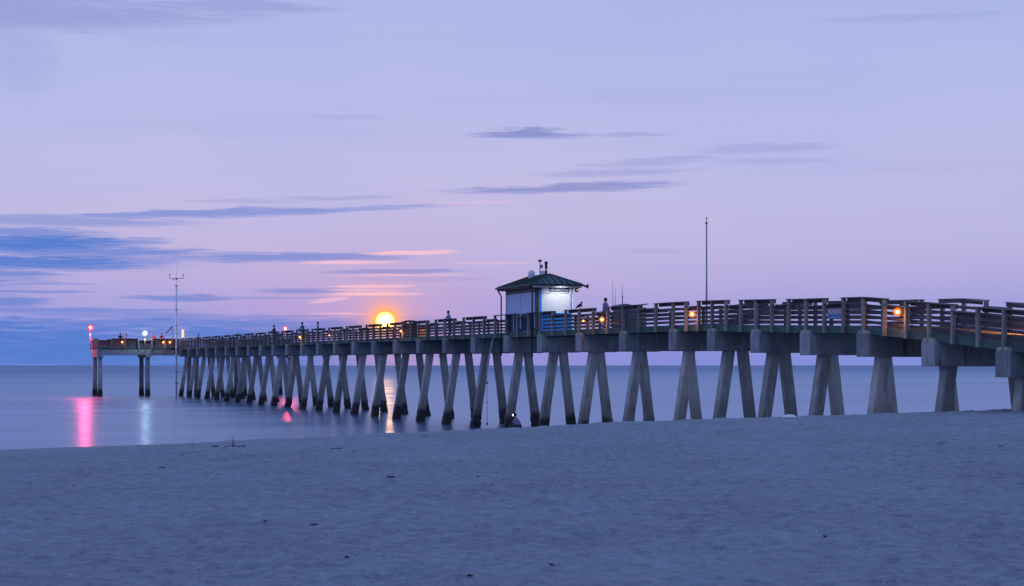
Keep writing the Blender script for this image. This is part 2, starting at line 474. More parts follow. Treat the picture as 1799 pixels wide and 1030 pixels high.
# ------------------------------------------------------------------ pier frame of reference
TH = math.atan2(0.3374, 0.9414)
P0 = Vector((19.73, 48.24, 0))
NX = Vector((math.cos(TH), math.sin(TH), 0)); UY = Vector((-math.sin(TH), math.cos(TH), 0))
def W(b, a, z): return P0 + NX * b + UY * a + Vector((0, 0, z))
WID = 4.6
# bents located from where their caps stand in the photograph
_BX = [1748, 1618, 1504, 1404, 1317.5, 1241, 1174, 1087, 1010.5, 942, 885, 826, 776.5, 730.5, 690, 651.7, 617, 584.5, 555, 527, 501, 476.5, 454.6, 433.7, 413.6, 394.7, 376.9, 360.3, 344.6, 329.4]
def _a_of(x):
    r = (x - 899.5) / FPX
    return (P0.x - r * P0.y) / (0.3374 + 0.9414 * r)
_BA = [_a_of(x) for x in _BX]
_BA = [_BA[0]] + [(_BA[i - 1] + 4 * _BA[i] + _BA[i + 1]) / 6 if i not in (6, 7) else _BA[i] for i in range(1, 29)] + [_BA[29]]
def bent_a(k):
    if k < 0: return _BA[0] + k * 4.32
    return _BA[k] if k < 30 else 183.0
CAPZ = {-3: 2.42, -2: 2.78, -1: 3.14, 0: 3.50, 1: 3.86, 2: 4.22, 3: 4.31, 4: 4.43, 5: 4.54, 6: 4.60, 7: 4.62}
def cap_z(k): return CAPZ[k] if k in CAPZ else 4.62 + (k - 7) * 0.0155
KS = list(range(-3, 31))
AK = [bent_a(k) - 0.42 for k in KS]
DK = [cap_z(k) + 0.88 + 0.32 for k in KS]
def deck(a): return float(np.interp(a, AK, DK))

# scour hollows round the pile feet
FEET = []
for _k in range(-3, 11):
    _a = bent_a(_k) - 0.42
    for _b in (0.90 - (cap_z(_k) - 1.6) / 6.4, WID - 0.90 + (cap_z(_k) - 1.6) / 8.0):
        _p = W(_b, _a, 0); FEET.append((_p.x, _p.y))

# ------------------------------------------------------------------ beach
def vnoise(x, y, seed):
    xi = np.floor(x).astype(np.int64); yi = np.floor(y).astype(np.int64)
    xf = x - xi; yf = y - yi
    u = xf * xf * (3 - 2 * xf); v = yf * yf * (3 - 2 * yf)
    def h(a, b):
        q = (a * 374761393 + b * 668265263 + seed * 974711) & 0xffffffff
        q = ((q ^ (q >> 13)) * 1274126177) & 0xffffffff
        return ((q ^ (q >> 16)) & 0xffff) / 65535.0
    return (h(xi, yi) * (1 - u) + h(xi + 1, yi) * u) * (1 - v) + (h(xi, yi + 1) * (1 - u) + h(xi + 1, yi + 1) * u) * v

PROF_D = [-400, -60, -15, 0, 19, 35, 43, 55, 70, 120, 400]
PROF_Z = [-6, -3.0, -0.75, 0.0, 1.05, 1.97, 2.36, 2.50, 2.32, 2.4, 3.2]
def beach_z(X, Y, rough=True):
    X = np.asarray(X, float); Y = np.asarray(Y, float)
    D = (X + 23.7) * 0.656 - (Y - 80.8) * 0.755
    z = np.interp(D, PROF_D, PROF_Z)
    s = np.clip((X + 26) / 34.0, 0, 1); s = s * s * (3 - 2 * s)
    mult = 0.76 + 0.24 * s
    back = np.clip((D - 52) / 20.0, 0, 1)
    mult = mult + (1 - mult) * back
    z = np.where(z > 0, z * mult, z)
    if rough:
        dry = np.clip((D - 1.5) / 10.0, 0.12, 1)
        z = z + dry * ((vnoise(X / 3.1, Y / 3.1, 1) - .5) * 0.05 + (vnoise(X / 1.05, Y / 1.05, 2) - .5) * 0.055
              + (vnoise(X / 0.42, Y / 0.42, 3) - .5) * 0.055 + (vnoise(X / 0.19, Y / 0.19, 4) - .5) * 0.04)
        for (fx, fy) in FEET:
            r2 = (X - fx) ** 2 + (Y - fy) ** 2
            z = z - dry * (0.15 * np.exp(-r2 / 0.30) - 0.05 * np.exp(-(np.sqrt(r2) - 0.95) ** 2 / 0.10))
        p = vnoise(X / 0.33 + 50, Y / 0.33, 9)              # scattered foot dimples
        z = z - dry * 0.035 * np.clip((p - 0.72) / 0.2, 0, 1)
    return z

tcol = np.concatenate([-np.geomspace(4.5, 0.36, 26)[:-1], np.linspace(-0.36, 0.36, 860), np.geomspace(0.36, 4.5, 26)[1:]])
yrow = np.concatenate([np.linspace(-80, 4, 20)[:-1], np.geomspace(7, 135, 760) , np.geomspace(137, 700, 26)])
TY, TT = np.meshgrid(yrow, tcol, indexing='ij')
GX = TT * np.maximum(TY, 7.0); GY = TY
GX = np.where(TY < 7.0, TT * 24.0, GX)
GZ = beach_z(GX, GY)
nr, nc = GX.shape
co = np.stack([GX, GY, GZ], -1).reshape(-1, 3).astype(np.float32)
idx = np.arange(nr * nc).reshape(nr, nc)
quads = np.stack([idx[:-1, :-1], idx[:-1, 1:], idx[1:, 1:], idx[1:, :-1]], -1).reshape(-1, 4)
# keep what lies above the sea bed near the shore
Dq = ((GX + 23.7) * 0.656 - (GY - 80.8) * 0.755)[:-1, :-1].reshape(-1)
quads = quads[Dq > -90]
me = bpy.data.meshes.new('beach')
me.vertices.add(len(co)); me.vertices.foreach_set('co', co.reshape(-1))
me.loops.add(quads.size); me.loops.foreach_set('vertex_index', quads.reshape(-1).astype(np.int32))
me.polygons.add(len(quads)); me.polygons.foreach_set('loop_start', np.arange(0, quads.size, 4, dtype=np.int32))
me.polygons.foreach_set('use_smooth', np.ones(len(quads), bool))
me.update(calc_edges=True)

def mat_sand():
    m, n, b = principled('beach_sand')
    g = n.new('ShaderNodeNewGeometry'); P = g.outputs['Position']
    sp = n.new('ShaderNodeSeparateXYZ'); n.link(P, sp.inputs[0])
    a = n.noise(P, 0.35, 4, 0.6)
    c = n.noise(P, 7.0, 9, 0.84)
    f = n.noise(P, 55.0, 4, 0.75)
    col = n.mix(n.smooth(n.math('ADD', n.math('MULTIPLY', a, 0.16), n.math('MULTIPLY', c, 0.84)), 0.34, 0.66), (0.225, 0.25, 0.28, 1), (0.50, 0.54, 0.58, 1))
    col = n.mix(n.smooth(f, 0.56, 0.70, 0.0, 0.8), col, (0.075, 0.072, 0.075, 1))
    dimple_shade = n.noise(n.xyz(n.math('MULTIPLY', sp.outputs[0], 3.6), n.math('MULTIPLY', sp.outputs[1], 1.5)), 1.0, 8, 0.78)
    col = n.mix(n.smooth(dimple_shade, 0.57, 0.68, 0.0, 0.5), col, (0.12, 0.13, 0.145, 1))  # darkened colour paints the shading of small footprint dimples
    f2 = n.noise(P, 90.0, 2, 0.6)
    col = n.mix(n.smooth(f2, 0.68, 0.74, 0.0, 0.9), col, (0.62, 0.60, 0.56, 1))
    med = n.noise(P, 14.0, 5, 0.7)
    col = n.mix(n.smooth(med, 0.55, 0.70, 0.0, 0.55), col, (0.11, 0.105, 0.105, 1))
    # wet sand near the sea
    D = n.math('ADD', n.math('MULTIPLY', n.math('ADD', sp.outputs[0], 23.7), 0.656), n.math('MULTIPLY', n.math('SUBTRACT', sp.outputs[1], 80.8), -0.755))
    wet = n.smooth(n.math('ADD', D, n.math('MULTIPLY', a, 4.0)), 2.5, 5.5, 1.0, 0.0)
    col = n.mix(n.math('MULTIPLY', wet, 0.8), col, (0.085, 0.082, 0.085, 1))
    n.link(col, b.inputs['Base Color'])
    n.link(n.math('SUBTRACT', 0.95, n.math('MULTIPLY', wet, 0.4)), b.inputs['Roughness'])
    b.inputs['Specular IOR Level'].default_value = 0.25
    bp = n.new('ShaderNodeBump'); bp.inputs['Strength'].default_value = 1.0; bp.inputs['Distance'].default_value = 0.06
    n.link(n.math('ADD', n.math('ADD', n.math('MULTIPLY', n.noise(P, 7.0, 6, 0.7), 1.0), n.math('MULTIPLY', med, 0.6)), n.math('MULTIPLY', f, 0.25)), bp.inputs['Height'])
    n.link(bp.outputs[0], b.inputs['Normal'])
    return m
tag(link('beach', me, mat_sand()), kind='structure')
bz = lambda x, y: float(beach_z(x, y))

pier = empty('fishing_pier', P0, TH)
tag(pier, 'long fishing pier on slanting concrete piles with weathered timber railings', 'pier')

_cache = {}
def bmesh_box(key, dims, mat, bevel=0.006):
    kk = (key, tuple(round(d, 3) for d in dims))
    if kk not in _cache:
        q = MB(); x, y, z = dims
        q.box(-x / 2, x / 2, -y / 2, y / 2, -z / 2, z / 2)
        _cache[kk] = q.mesh(key, mat, bevel)
    return _cache[kk]

def piece(name, key, dims, mat, c, rx=0.0, rz=0.0, parent=pier, bevel=0.006, jit=0.0):
    me = bmesh_box(key, dims, mat, bevel)
    o = link(name, me, None, parent, c, (rx, random.uniform(-jit, jit), rz + random.uniform(-jit, jit)))
    return o

# --- pile caps, piles, bearing blocks
def pile_mesh(p, q, w, seed, wet=True):
    """square pile from p (top) to q (bottom) with barnacle lumps in the tidal zone"""
    rr = random.Random(seed)
    p, q = Vector(p), Vector(q)
    d = (q - p)
    mb = MB()
    zs = []
    zt = p.z
    z = zt
    while z > q.z:
        zs.append(z)
        z -= 0.16 if z < 1.1 else 0.8
    zs.append(q.z)
    vs = []
    ch = w * 0.08
    h = w / 2
    ringpts = [(-h + ch, -h), (h - ch, -h), (h, -h + ch), (h, h - ch), (h - ch, h), (-h + ch, h), (-h, h - ch), (-h, -h + ch)]
    for z in zs:
        c = p + d * ((p.z - z) / (p.z - q.z))
        for (x, y) in ringpts:
            g = 1.0
            if z < 0.95: g = 1.03 + rr.random() * 0.16
            if z < 0.45: g = 1.08 + rr.random() * 0.24
            vs.append((c.x + x * g, c.y + y * g, z))
    fs = []
    for i in range(len(zs) - 1):
        for j in range(8):
            k = (j + 1) % 8
            fs.append((i * 8 + j, i * 8 + k, (i + 1) * 8 + k, (i + 1) * 8 + j))
    fs.append(tuple(range(8)))
    mb.add(vs, fs)
    return mb.mesh('pile', M_PILE)

cap_me = None
for k in KS:
    a1 = bent_a(k); a0 = a1 - 0.84; zb = cap_z(k)
    q = MB(); q.box(0, WID, -0.42, 0.42, 0, 0.88)
    if cap_me is None: cap_me = q.mesh('pile_cap', M_CAP, 0.02)
    cap = link('pile_cap', cap_me, None, pier, (0, a1 - 0.42, zb))
    # sloped bearing blocks either side of the corner post (b side near and far)
    for b0 in (0.0, WID - 0.145):
        for s in (-1, 1):
            w = MB()
            y0, y1 = s * 0.08, s * 0.36
            w.add([(b0, y0, 0.882), (b0 + .145, y0, 0.882), (b0 + .145, y1, 0.882), (b0, y1, 0.882),
                   (b0, y0, 1.01), (b0 + .145, y0, 1.01), (b0 + .145, (y0 * .35 + y1 * .65), 1.01), (b0, (y0 * .35 + y1 * .65), 1.01)],
                  [(0, 1, 2, 3), (4, 5, 6, 7), (0, 1, 5, 4), (1, 2, 6, 5), (2, 3, 7, 6), (3, 0, 4, 7)])
            w.build('bearing_block', M_BLOCK, cap)
    # two battered piles
    for (bt, s) in ((0.90, -1), (WID - 0.90, 1)):
        zbot = -1.6 if a1 > 50 else 0.0
        H = zb - zbot
        top = (bt, 0, 0.03); bot = (bt + s * H / (6.4 if s < 0 else 8.0), 0, -H)
        meshp = pile_mesh((top[0], 0, zb + .03), (bot[0], 0, zbot), 0.46, k * 7 + s)
        meshp.transform(Matrix.Translation((0, 0, -zb)))
        link('pile', meshp, None, cap)

# --- fascia boards, stringers, deck planks
for i in range(len(KS) - 1):
    aa, ab = AK[i], AK[i + 1]
    L = ab - aa; za, zb = DK[i], DK[i + 1]
    sl_ = math.atan2(zb - za, L); LL = math.hypot(L, zb - za)
    for b in (0.167, WID - 0.167):
        me_ = bmesh_box('fascia_board', (0.045, LL - 0.006, 0.30), M_FASC, 0.006)
        link('fascia_board', me_, None, pier, (b, (aa + ab) / 2, (za + zb) / 2 - 0.16), (sl_, 0, 0))
for b in (0.6, 1.45, 2.3, 3.15, 4.0):
    q = MB()
    for i in range(len(KS) - 1):
        q.beam((b, AK[i], DK[i] - 0.19), (b, AK[i + 1], DK[i + 1] - 0.19), 0.12, 0.24)
    q.build('stringer', M_BEAM, pier)
q = MB()
a = AK[0]
while a < 182.9:
    z = deck(a + .07)
    q.box(0.20, WID - 0.20, a, a + 0.133, z - 0.055, z - 0.01 + random.uniform(-.003, .003))
    a += 0.14
o = q.build('deck_planks', M_DECK, pier); o['kind'] = 'stuff'

# --- railings
HI, LO = 1.06, 0.84
boards = []            # (distance, p, q, thickness axis)
def rail_run(A, B, za, zb, high, inward, near, skip=False):
    """one panel from A to B (xy in pier frame); inward: unit vector to the deck side"""
    A = Vector(A); B = Vector(B); inward = Vector(inward)
    hs = [0.135, 0.335, 0.54] + ([0.745] if high else [])
    top = HI if high else LO
    hs2 = [(h, 0.128) for h in hs] + [(top - 0.09, 0.154)]
    if not high: hs2 = [(h, w) for h, w in hs2[:3]] + [(top - 0.09, 0.154)]
    for h, w in hs2:
        off = inward * 0.165
        j = random.uniform(-.004, .004)
        boards.append((near, Vector((A.x + off.x, A.y + off.y, za + h + j)), Vector((B.x + off.x, B.y + off.y, zb + h + j + random.uniform(-.006, .006))), w))

def post(A, ztop, zbot, rz=0):
    L = ztop - zbot
    me_ = bmesh_box('rail_post', (0.14, 0.14, 1.0), M_POST, 0.008)
    o = link('rail_post', me_, None, pier, (A[0], A[1], (ztop + zbot) / 2), (random.uniform(-.012, .012), random.uniform(-.008, .008), rz + random.uniform(-.03, .03)), (1, 1, L))
    return o

def handrail(A, B, za, zb, inward, top):
    A = Vector((A[0], A[1], za + top)); B = Vector((B[0], B[1], zb + top))
    off = Vector(inward) * 0.03
    d = B - A; L = d.length
    q = MB(); q.box(-0.125, 0.125, -L / 2, L / 2, -0.02, 0.02)
    o = link('handrail', q.mesh('handrail', M_TOP, 0.005), None, pier, ((A + B) / 2 + Vector((off.x, off.y, 0))))
    o.rotation_euler = d.to_track_quat('Y', 'Z').to_euler()
    return o

KIOSK = (54.8, 60.0)
for side, b, inw in (('n', 0.07, (1, 0, 0)), ('f', WID - 0.07, (-1, 0, 0))):
    for i in range(len(KS) - 1):
        aa, ab = AK[i], AK[i + 1]
        L = ab - aa
        pts = [aa, aa + L / 3, aa + 2 * L / 3, ab]
        for j in range(3):
            if side == 'f' and pts[j] > 180: continue
            p0, p1 = pts[j], pts[j + 1]
            high = j != 1
            inside = side == 'n' and p1 > KIOSK[0] + .3 and p0 < KIOSK[1] - .3
            if not inside:
                rail_run((b, p0, 0), (b, p1, 0), deck(p0), deck(p1), high, inw, p0 + (0.5 if side == 'f' else 0))
            # posts
            low_end = deck(p0) - 0.315
            bent = j == 0
            post((b, p0), deck(p0) + (HI if True else LO) - 0.022, cap_z(KS[i]) + 0.883 if bent else low_end)
        # handrails: high piece across each bent, low piece in the middle
        handrail((b, pts[1], 0), (b, pts[2], 0), deck(pts[1]) , deck(pts[2]), inw, LO)
        if not (side == 'f' and ab > 181):
            handrail((b, pts[0], 0), (b, pts[1] + .10, 0), deck(pts[0]), deck(pts[1]), inw, HI)
            handrail((b, pts[2] - .10, 0), (b, pts[3], 0), deck(pts[2]), deck(pts[3]), inw, HI)
        elif side == 'f':
            handrail((b, pts[0], 0), (b, pts[1] + .10, 0), deck(pts[0]), deck(pts[1]), inw, HI)

# --- T head
TA0, TA1 = 183.0, 190.2
TB0, TB1 = -10.1, 14.7
TZ = deck(182.5)
tcap = None
for b in (-9.72, -3.85, 2.3, 8.45, 14.3):
    q = MB(); q.box(-0.36, 0.36, 0.0, TA1 - TA0, 0, 0.98)
    if tcap is None: tcap = q.mesh('pile_cap', M_CAP, 0.02)
    cap = link('pile_cap', tcap, None, pier, (b, TA0 - .02, TZ - 1.30))
    for a in (0.75, TA1 - TA0 - 0.75):
        mp = pile_mesh((0, a, TZ - 1.27), (0, a, -1.6), 0.50, int(b * 10 + a))
        mp.transform(Matrix.Translation((0, 0, -(TZ - 1.30))))
        link('pile', mp, None, cap)
for (b0, b1) in ((-9.36, -4.21), (-3.49, 1.94), (2.66, 8.09), (8.81, 13.94)):
    for a in (TA0 + .28, (TA0 + TA1) / 2, TA1 - .35):
        q = MB(); q.box(b0, b1, a - .2, a + .2, TZ - 0.99, TZ - 0.33)
        q.build('girder', M_CAP, pier, bevel=0.015)
for a in (TA0 + .16, TA1 - .16):
    b = TB0 + .14
    while b < TB1 - .2:
        e = min(b + 2.98, TB1 - .14)
        if not (a < TA0 + 1 and 0.15 < (b + e) / 2 < WID - .15):
            piece('fascia_board', 'fascia_t', (0.045, e - b - .006, 0.30), M_FASC, ((b + e) / 2, a, TZ - .16), 0, math.pi / 2)
        b = e
for b in (TB0 + .16, TB1 - .16):
    piece('fascia_board', 'fascia_e', (0.045, TA1 - TA0 - .5, 0.30), M_FASC, (b, (TA0 + TA1) / 2, TZ - .16))
q = MB()
b = TB0 + .2
while b < TB1 - .2:
    q.box(b, b + .133, TA0 + .2, TA1 - .2, TZ - .055, TZ - .01 + random.uniform(-.003, .003)); b += .14
o = q.build('deck_planks', M_DECK, pier); o['kind'] = 'stuff'
def t_rail(A, B, inw, npan, skipfn=None):
    A = Vector((*A, 0)); B = Vector((*B, 0))
    ang = math.atan2((B - A).y, (B - A).x) - math.pi / 2
    for j in range(npan):
        p = A.lerp(B, j / npan); q_ = A.lerp(B, (j + 1) / npan)
        if skipfn and skipfn((p + q_) / 2): continue
        hi = (j % 3) != 0
        rail_run(p, q_, TZ, TZ, hi, inw, 400 + j)
        post((p.x, p.y), TZ + HI - .022, TZ - 0.315, ang)
        handrail((p.x, p.y), (q_.x, q_.y), TZ, TZ, inw, HI if hi else LO)
    post((B.x, B.y), TZ + HI - .022, TZ - 0.315, ang)
t_rail((TB0 + .07, TA0 + .07), (-0.07, TA0 + .07), (0, 1, 0), 6)
t_rail((WID + .07, TA0 + .07), (TB1 - .07, TA0 + .07), (0, 1, 0), 6)
t_rail((TB0 + .07, TA0 + .09), (TB0 + .07, TA1 - .07), (1, 0, 0), 4)
t_rail((TB1 - .07, TA0 + .09), (TB1 - .07, TA1 - .07), (-1, 0, 0), 4)
t_rail((TB0 + .09, TA1 - .07), (TB1 - .09, TA1 - .07), (0, -1, 0), 13)

boards.sort(key=lambda t: t[0])
unit = MB(); unit.box(-0.019, 0.019, -0.5, 0.5, -0.058, 0.058)
bme = unit.mesh('rail_board', M_RAIL, 0.004)
far = MB()
nb = 0
for (nr_, p, q_, w) in boards:
    d = q_ - p
    if nb < 298:
        o = link('rail_board', bme, None, pier, (p + q_) / 2, d.to_track_quat('Y', 'Z').to_euler(), (1, d.length - 0.004, w / 0.128))
        nb += 1
    else:
        far.beam(p, q_, 0.038, w * .906)
o = far.build('rail_boards', M_RAIL, pier); o['kind'] = 'stuff'

# ------------------------------------------------------------------ kiosk
KB0, KB1 = 0.17, 2.42
KA0, KA1 = 54.8, 60.0
KZ = deck(56.5) - 0.01
kz = lambda z: z
kiosk = empty('bait_kiosk', W(KB0, KA0, KZ), TH)
tag(kiosk, 'small bait shop kiosk with green hipped metal roof and white roller shutters on the pier', 'kiosk')
KW, KL, KH = KB1 - KB0, KA1 - KA0, 2.62
# frame: x across pier (0..KW), y out to sea (0..KL)
q = MB()
q.box(0.03, KW - .03, 0.03, KL - .03, 0.0, KH); q.build('wall_core', M_NAVY, kiosk)
# shore facing side (y=0): corner posts, blue counter wall, white shutter with slats, white head board
q = MB(); q.box(-0.02, 0.14, -0.03, 0.03, 0, KH); q.build('corner_board', M_TRIM, kiosk)
q = MB(); q.box(0.142, 0.30, -0.012, 0.03, 0, KH - .25); q.build('blue_trim', M_BLUE, kiosk)
q = MB(); q.box(KW - .16, KW - .08, -0.014, 0.03, 0, KH - .3); q.build('blue_trim', M_BLUE, kiosk)
q = MB(); q.box(KW - .078, KW + .02, -0.02, 0.03, 0, KH); q.build('corner_board', M_WHITE, kiosk)
q = MB(); q.box(0.302, KW - .162, -0.01, 0.03, 0, 1.0); q.build('counter_wall', M_BLUE, kiosk)
q = MB(); q.box(0.29, KW - .16, -0.16, -0.012, 1.0, 1.05); q.build('counter_shelf', M_BLUE, kiosk)
z = 1.06; i = 0
while z < 2.17:
    q = MB(); q.box(0.36, KW - .22, -0.012 - 0.006 * (i % 2), 0.029, z, z + 0.088); q.build('shutter_slat', M_WHITE, kiosk, bevel=.004)
    z += 0.093; i += 1
for x in (0.306, KW - .216):
    q = MB(); q.box(x, x + .05, -0.03, 0.03, 1.055, 2.19); q.build('shutter_guide', M_WHITE, kiosk)
q = MB(); q.box(0.29, KW - .09, -0.045, 0.03, 2.195, KH - .005); q.build('head_board', M_WHITE, kiosk, bevel=.005)
# sea side of pier (x=0, facing left in the photo): two shutters above navy louvre panels
for j in range(2):
    y0 = 0.30 + j * 2.42; y1 = y0 + 2.26
    z = 1.06; i = 0
    while z < 2.22:
        q = MB(); q.box(-0.010 - 0.006 * (i % 2), 0.029, y0, y1, z, z + 0.088); q.build('shutter_slat', M_SHUT, kiosk, bevel=.004)
        z += 0.093; i += 1
    q = MB(); q.box(-0.03, 0.03, y0 - .06, y0 - .003, 0.2, 2.25); q.build('shutter_guide', M_SHUT, kiosk)
    q = MB(); q.box(-0.03, 0.03, y1 + .003, y1 + .06, 0.2, 2.25); q.build('shutter_guide', M_SHUT, kiosk)
    for (ya, yb) in ((y0, (y0 + y1) / 2 - .04), ((y0 + y1) / 2 + .04, y1)):
        for m_ in range(7):
            z = 0.12 + m_ * 0.125
            q = MB(); q.beam((0.0, ya + .02, z + .04), (0.0, yb - .02, z + .04), 0.02, 0.11, 0, Vector((-.5, 0, 1)).normalized())
            q.build('louvre_slat', M_NAVY, kiosk)
    q = MB(); q.box(-0.025, 0.03, (y0 + y1) / 2 - .035, (y0 + y1) / 2 + .035, 0.08, 1.03); q.build('louvre_frame', M_SHUT, kiosk)
q = MB(); q.box(-0.035, 0.03, 0.14, KL, 2.26, KH - .005); q.build('head_board', M_TRIM, kiosk)
q = MB(); q.box(-0.02, 0.04, KL - .05, KL + .03, 0, KH - .01); q.build('corner_board', M_SHUT, kiosk)
# eave boards, roof, ribs, gutter
OV = 0.42
q = MB(); q.box(-OV + .06, KW + OV - .06, -OV + .06, KL + OV - .06, KH, KH + .04); q.build('soffit', M_WHITE, kiosk)
for (x0, x1, y0, y1, mm) in ((-OV + .05, KW + OV - .05, -OV + .05, -OV + .08, M_WHITE), (-OV + .05, KW + OV - .05, KL + OV - .08, KL + OV - .05, M_TRIM),
                             (-OV + .05, -OV + .08, -OV + .082, KL + OV - .082, M_TRIM), (KW + OV - .08, KW + OV - .05, -OV + .082, KL + OV - .082, M_WHITE)):
    q = MB(); q.box(x0, x1, y0, y1, KH - .12, KH + .06); q.build('eave_board', mm, kiosk)
roof_z0, roof_z1 = KH + .085, KH + .085 + 0.62
cxm = KW / 2; ra, rb = 0.80, KL - 0.80
c4 = [(-OV, -OV), (KW + OV, -OV), (KW + OV, KL + OV), (-OV, KL + OV)]
q = MB()
vs = [(x, y, roof_z0) for x, y in c4] + [(cxm, ra, roof_z1), (cxm, rb, roof_z1)] + [(x, y, roof_z0 - .025) for x, y in c4]
q.add(vs, [(0, 1, 4), (1, 2, 5, 4), (2, 3, 5), (3, 0, 4, 5), (0, 6, 7, 1), (1, 7, 8, 2), (2, 8, 9, 3), (3, 9, 6, 0), (6, 9, 8, 7)])
roof = q.build('roof', M_ROOF, kiosk)
def seam(p, q2):
    s = MB(); s.beam(p, q2, 0.03, 0.05); s.build('roof_seam', M_ROOF, roof)
e = Vector
for (c, r_) in ((0, 0), (1, 0), (2, 1), (3, 1)):
    seam((c4[c][0], c4[c][1], roof_z0 + .02), (cxm, (ra, rb)[r_], roof_z1 + .02))
seam((cxm, ra, roof_z1 + .02), (cxm, rb, roof_z1 + .02))
x = -OV + .38
while x < KW + OV - .1:          # shore facing hip
    f_ = 1 - abs(x - cxm) / (cxm + OV)
    seam((x, -OV, roof_z0 + .02), (x, -OV + (ra + OV) * f_, roof_z0 + (roof_z1 - roof_z0) * f_ + .02))
    x += .38
y = -OV + .4
while y < KL + OV - .1:
    f_ = min(1, (y + OV) / (ra + OV), (KL + OV - y) / (KL + OV - rb))
    for s in (-1, 1):
        xe = cxm + s * (cxm + OV)
        seam((xe, y, roof_z0 + .02), (xe - s * (cxm + OV) * f_, y, roof_z0 + (roof_z1 - roof_z0) * f_ + .02))
    y += .4
q = MB()
for (p, r2) in (((-OV - .06, -OV - .06), (KW + OV + .06, -OV - .06)), ((-OV - .06, -OV - .06), (-OV - .06, KL + OV + .06)), ((KW + OV + .06, -OV - .06), (KW + OV + .06, KL + OV + .06))):
    q.beam((*p, roof_z0 - .06), (*r2, roof_z0 - .06), 0.11, 0.10)
q.build('gutter', M_TRIM, kiosk)
q = MB(); q.tube([(-OV - .05, KL + .25, KH), (-OV + .02, KL + .2, KH - .18), (-0.27, KL + .12, KH - .42), (-0.27, KL + .12, -1.4)], 0.045, 8); q.build('downspout', M_TRIM, kiosk)
q = MB(); q.tube([(-OV - .05, -.02, KH), (-0.27, -.02, KH - .35), (-0.27, -.02, -1.5)], 0.05, 8); q.build('downspout', M_TRIM, kiosk)

def text_mesh(name, s, size, mat, parent, loc, rot, depth=0.006):
    cu = bpy.data.curves.new(name, 'FONT'); cu.body = s; cu.size = size; cu.align_x = 'CENTER'; cu.align_y = 'CENTER'; cu.extrude = depth
    t_ = bpy.data.objects.new(name, cu); COL.objects.link(t_)
    dg = bpy.context.evaluated_depsgraph_get()
    me_ = bpy.data.meshes.new_from_object(t_.evaluated_get(dg))
    bpy.data.objects.remove(t_)
    me_.materials.clear(); me_.materials.append(mat)
    o_ = link(name, me_, None, parent, loc, rot)
    return o_
# name board
brd = empty('name_board', W(KB0 + 1.36, KA0 - .075, KZ + 2.47), TH)
tag(brd, "navy arched name board lettered PAPA'S on the front of the kiosk", 'sign')
q = MB(); hw = 0.62
out_ = [(-hw, -.20), (hw, -.20), (hw, .12), (hw - .08, .16), (.42, .19), (.34, .25), (0, .27), (-.34, .25), (-.42, .19), (-hw + .08, .16), (-hw, .12)]
nn = len(out_)
q.add([(x, -.02, z) for x, z in out_] + [(x, .02, z) for x, z in out_], [tuple(range(nn)), tuple(range(nn, 2 * nn))[::-1]] + [(i, (i + 1) % nn, nn + (i + 1) % nn, nn + i) for i in range(nn)])
q.build('panel', M_NAVY, brd)
text_mesh('lettering', "PAPA'S", 0.27, M_WHITE, brd, (0, -.028, .085), (R(90), 0, 0))
text_mesh('lettering', "BAIT & SNACK SHOP", 0.125, M_WHITE, brd, (0, -.028, -.12), (R(90), 0, 0))

# things on the roof
dome = empty('rooftop_dome', W(KB0 + .85, KA0 + 3.1, KZ + roof_z1 - .18), TH)
tag(dome, 'white rounded equipment dome on the kiosk roof', 'dome')
q = MB(); q.lathe((0, 0, 0), [(.17, 0), (.20, .05), (.20, .32), (.18, .42), (.13, .49), (.04, .53)], 16); q.build('shell', M_WHITE, dome)
q = MB(); q.lathe((0, 0, -.10), [(.2, 0), (.2, .11)], 12); q.build('base', M_STEEL, dome)
mst = empty('roof_mast', W(KB0 + 1.12, KA0 + 2.4, KZ + roof_z1 - .06), TH)
tag(mst, 'short grey mast with a small camera beside the white roof dome', 'mast')
q = MB(); q.tube([(0, 0, 0), (0, 0, .92)], .03, 8); q.build('pole', M_STEEL, mst)
q = MB(); q.box(-.09, .05, -.16, .08, .86, .98); q.build('camera_housing', M_DARK, mst, bevel=.01)
q = MB(); q.box(.03, .16, -.08, .02, .48, .70); q.build('receiver_box', M_STEEL, mst, bevel=.01)
q = MB(); q.box(-.02, .3, -.06, .06, .06, .34); q.build('junction_box', M_WHITE, mst, bevel=.01)
vnt = empty('roof_vent_pipe', W(KB0 + 1.18, KA0 + 1.55, KZ + roof_z1 - .05), TH)
tag(vnt, 'dark banded vent pipe standing on the kiosk ridge', 'pipe')
q = MB(); q.lathe((0, 0, 0), [(.075, 0), (.075, .28)], 10); q.build('lower_band', M_BRONZE, vnt)
q = MB(); q.lathe((0, 0, .282), [(.068, 0), (.068, .12)], 10); q.build('white_band', M_WHITE, vnt)
q = MB(); q.lathe((0, 0, .404), [(.078, 0), (.078, .30), (.11, .31), (.11, .38), (.05, .42)], 10); q.build('cap', M_DARK, vnt)

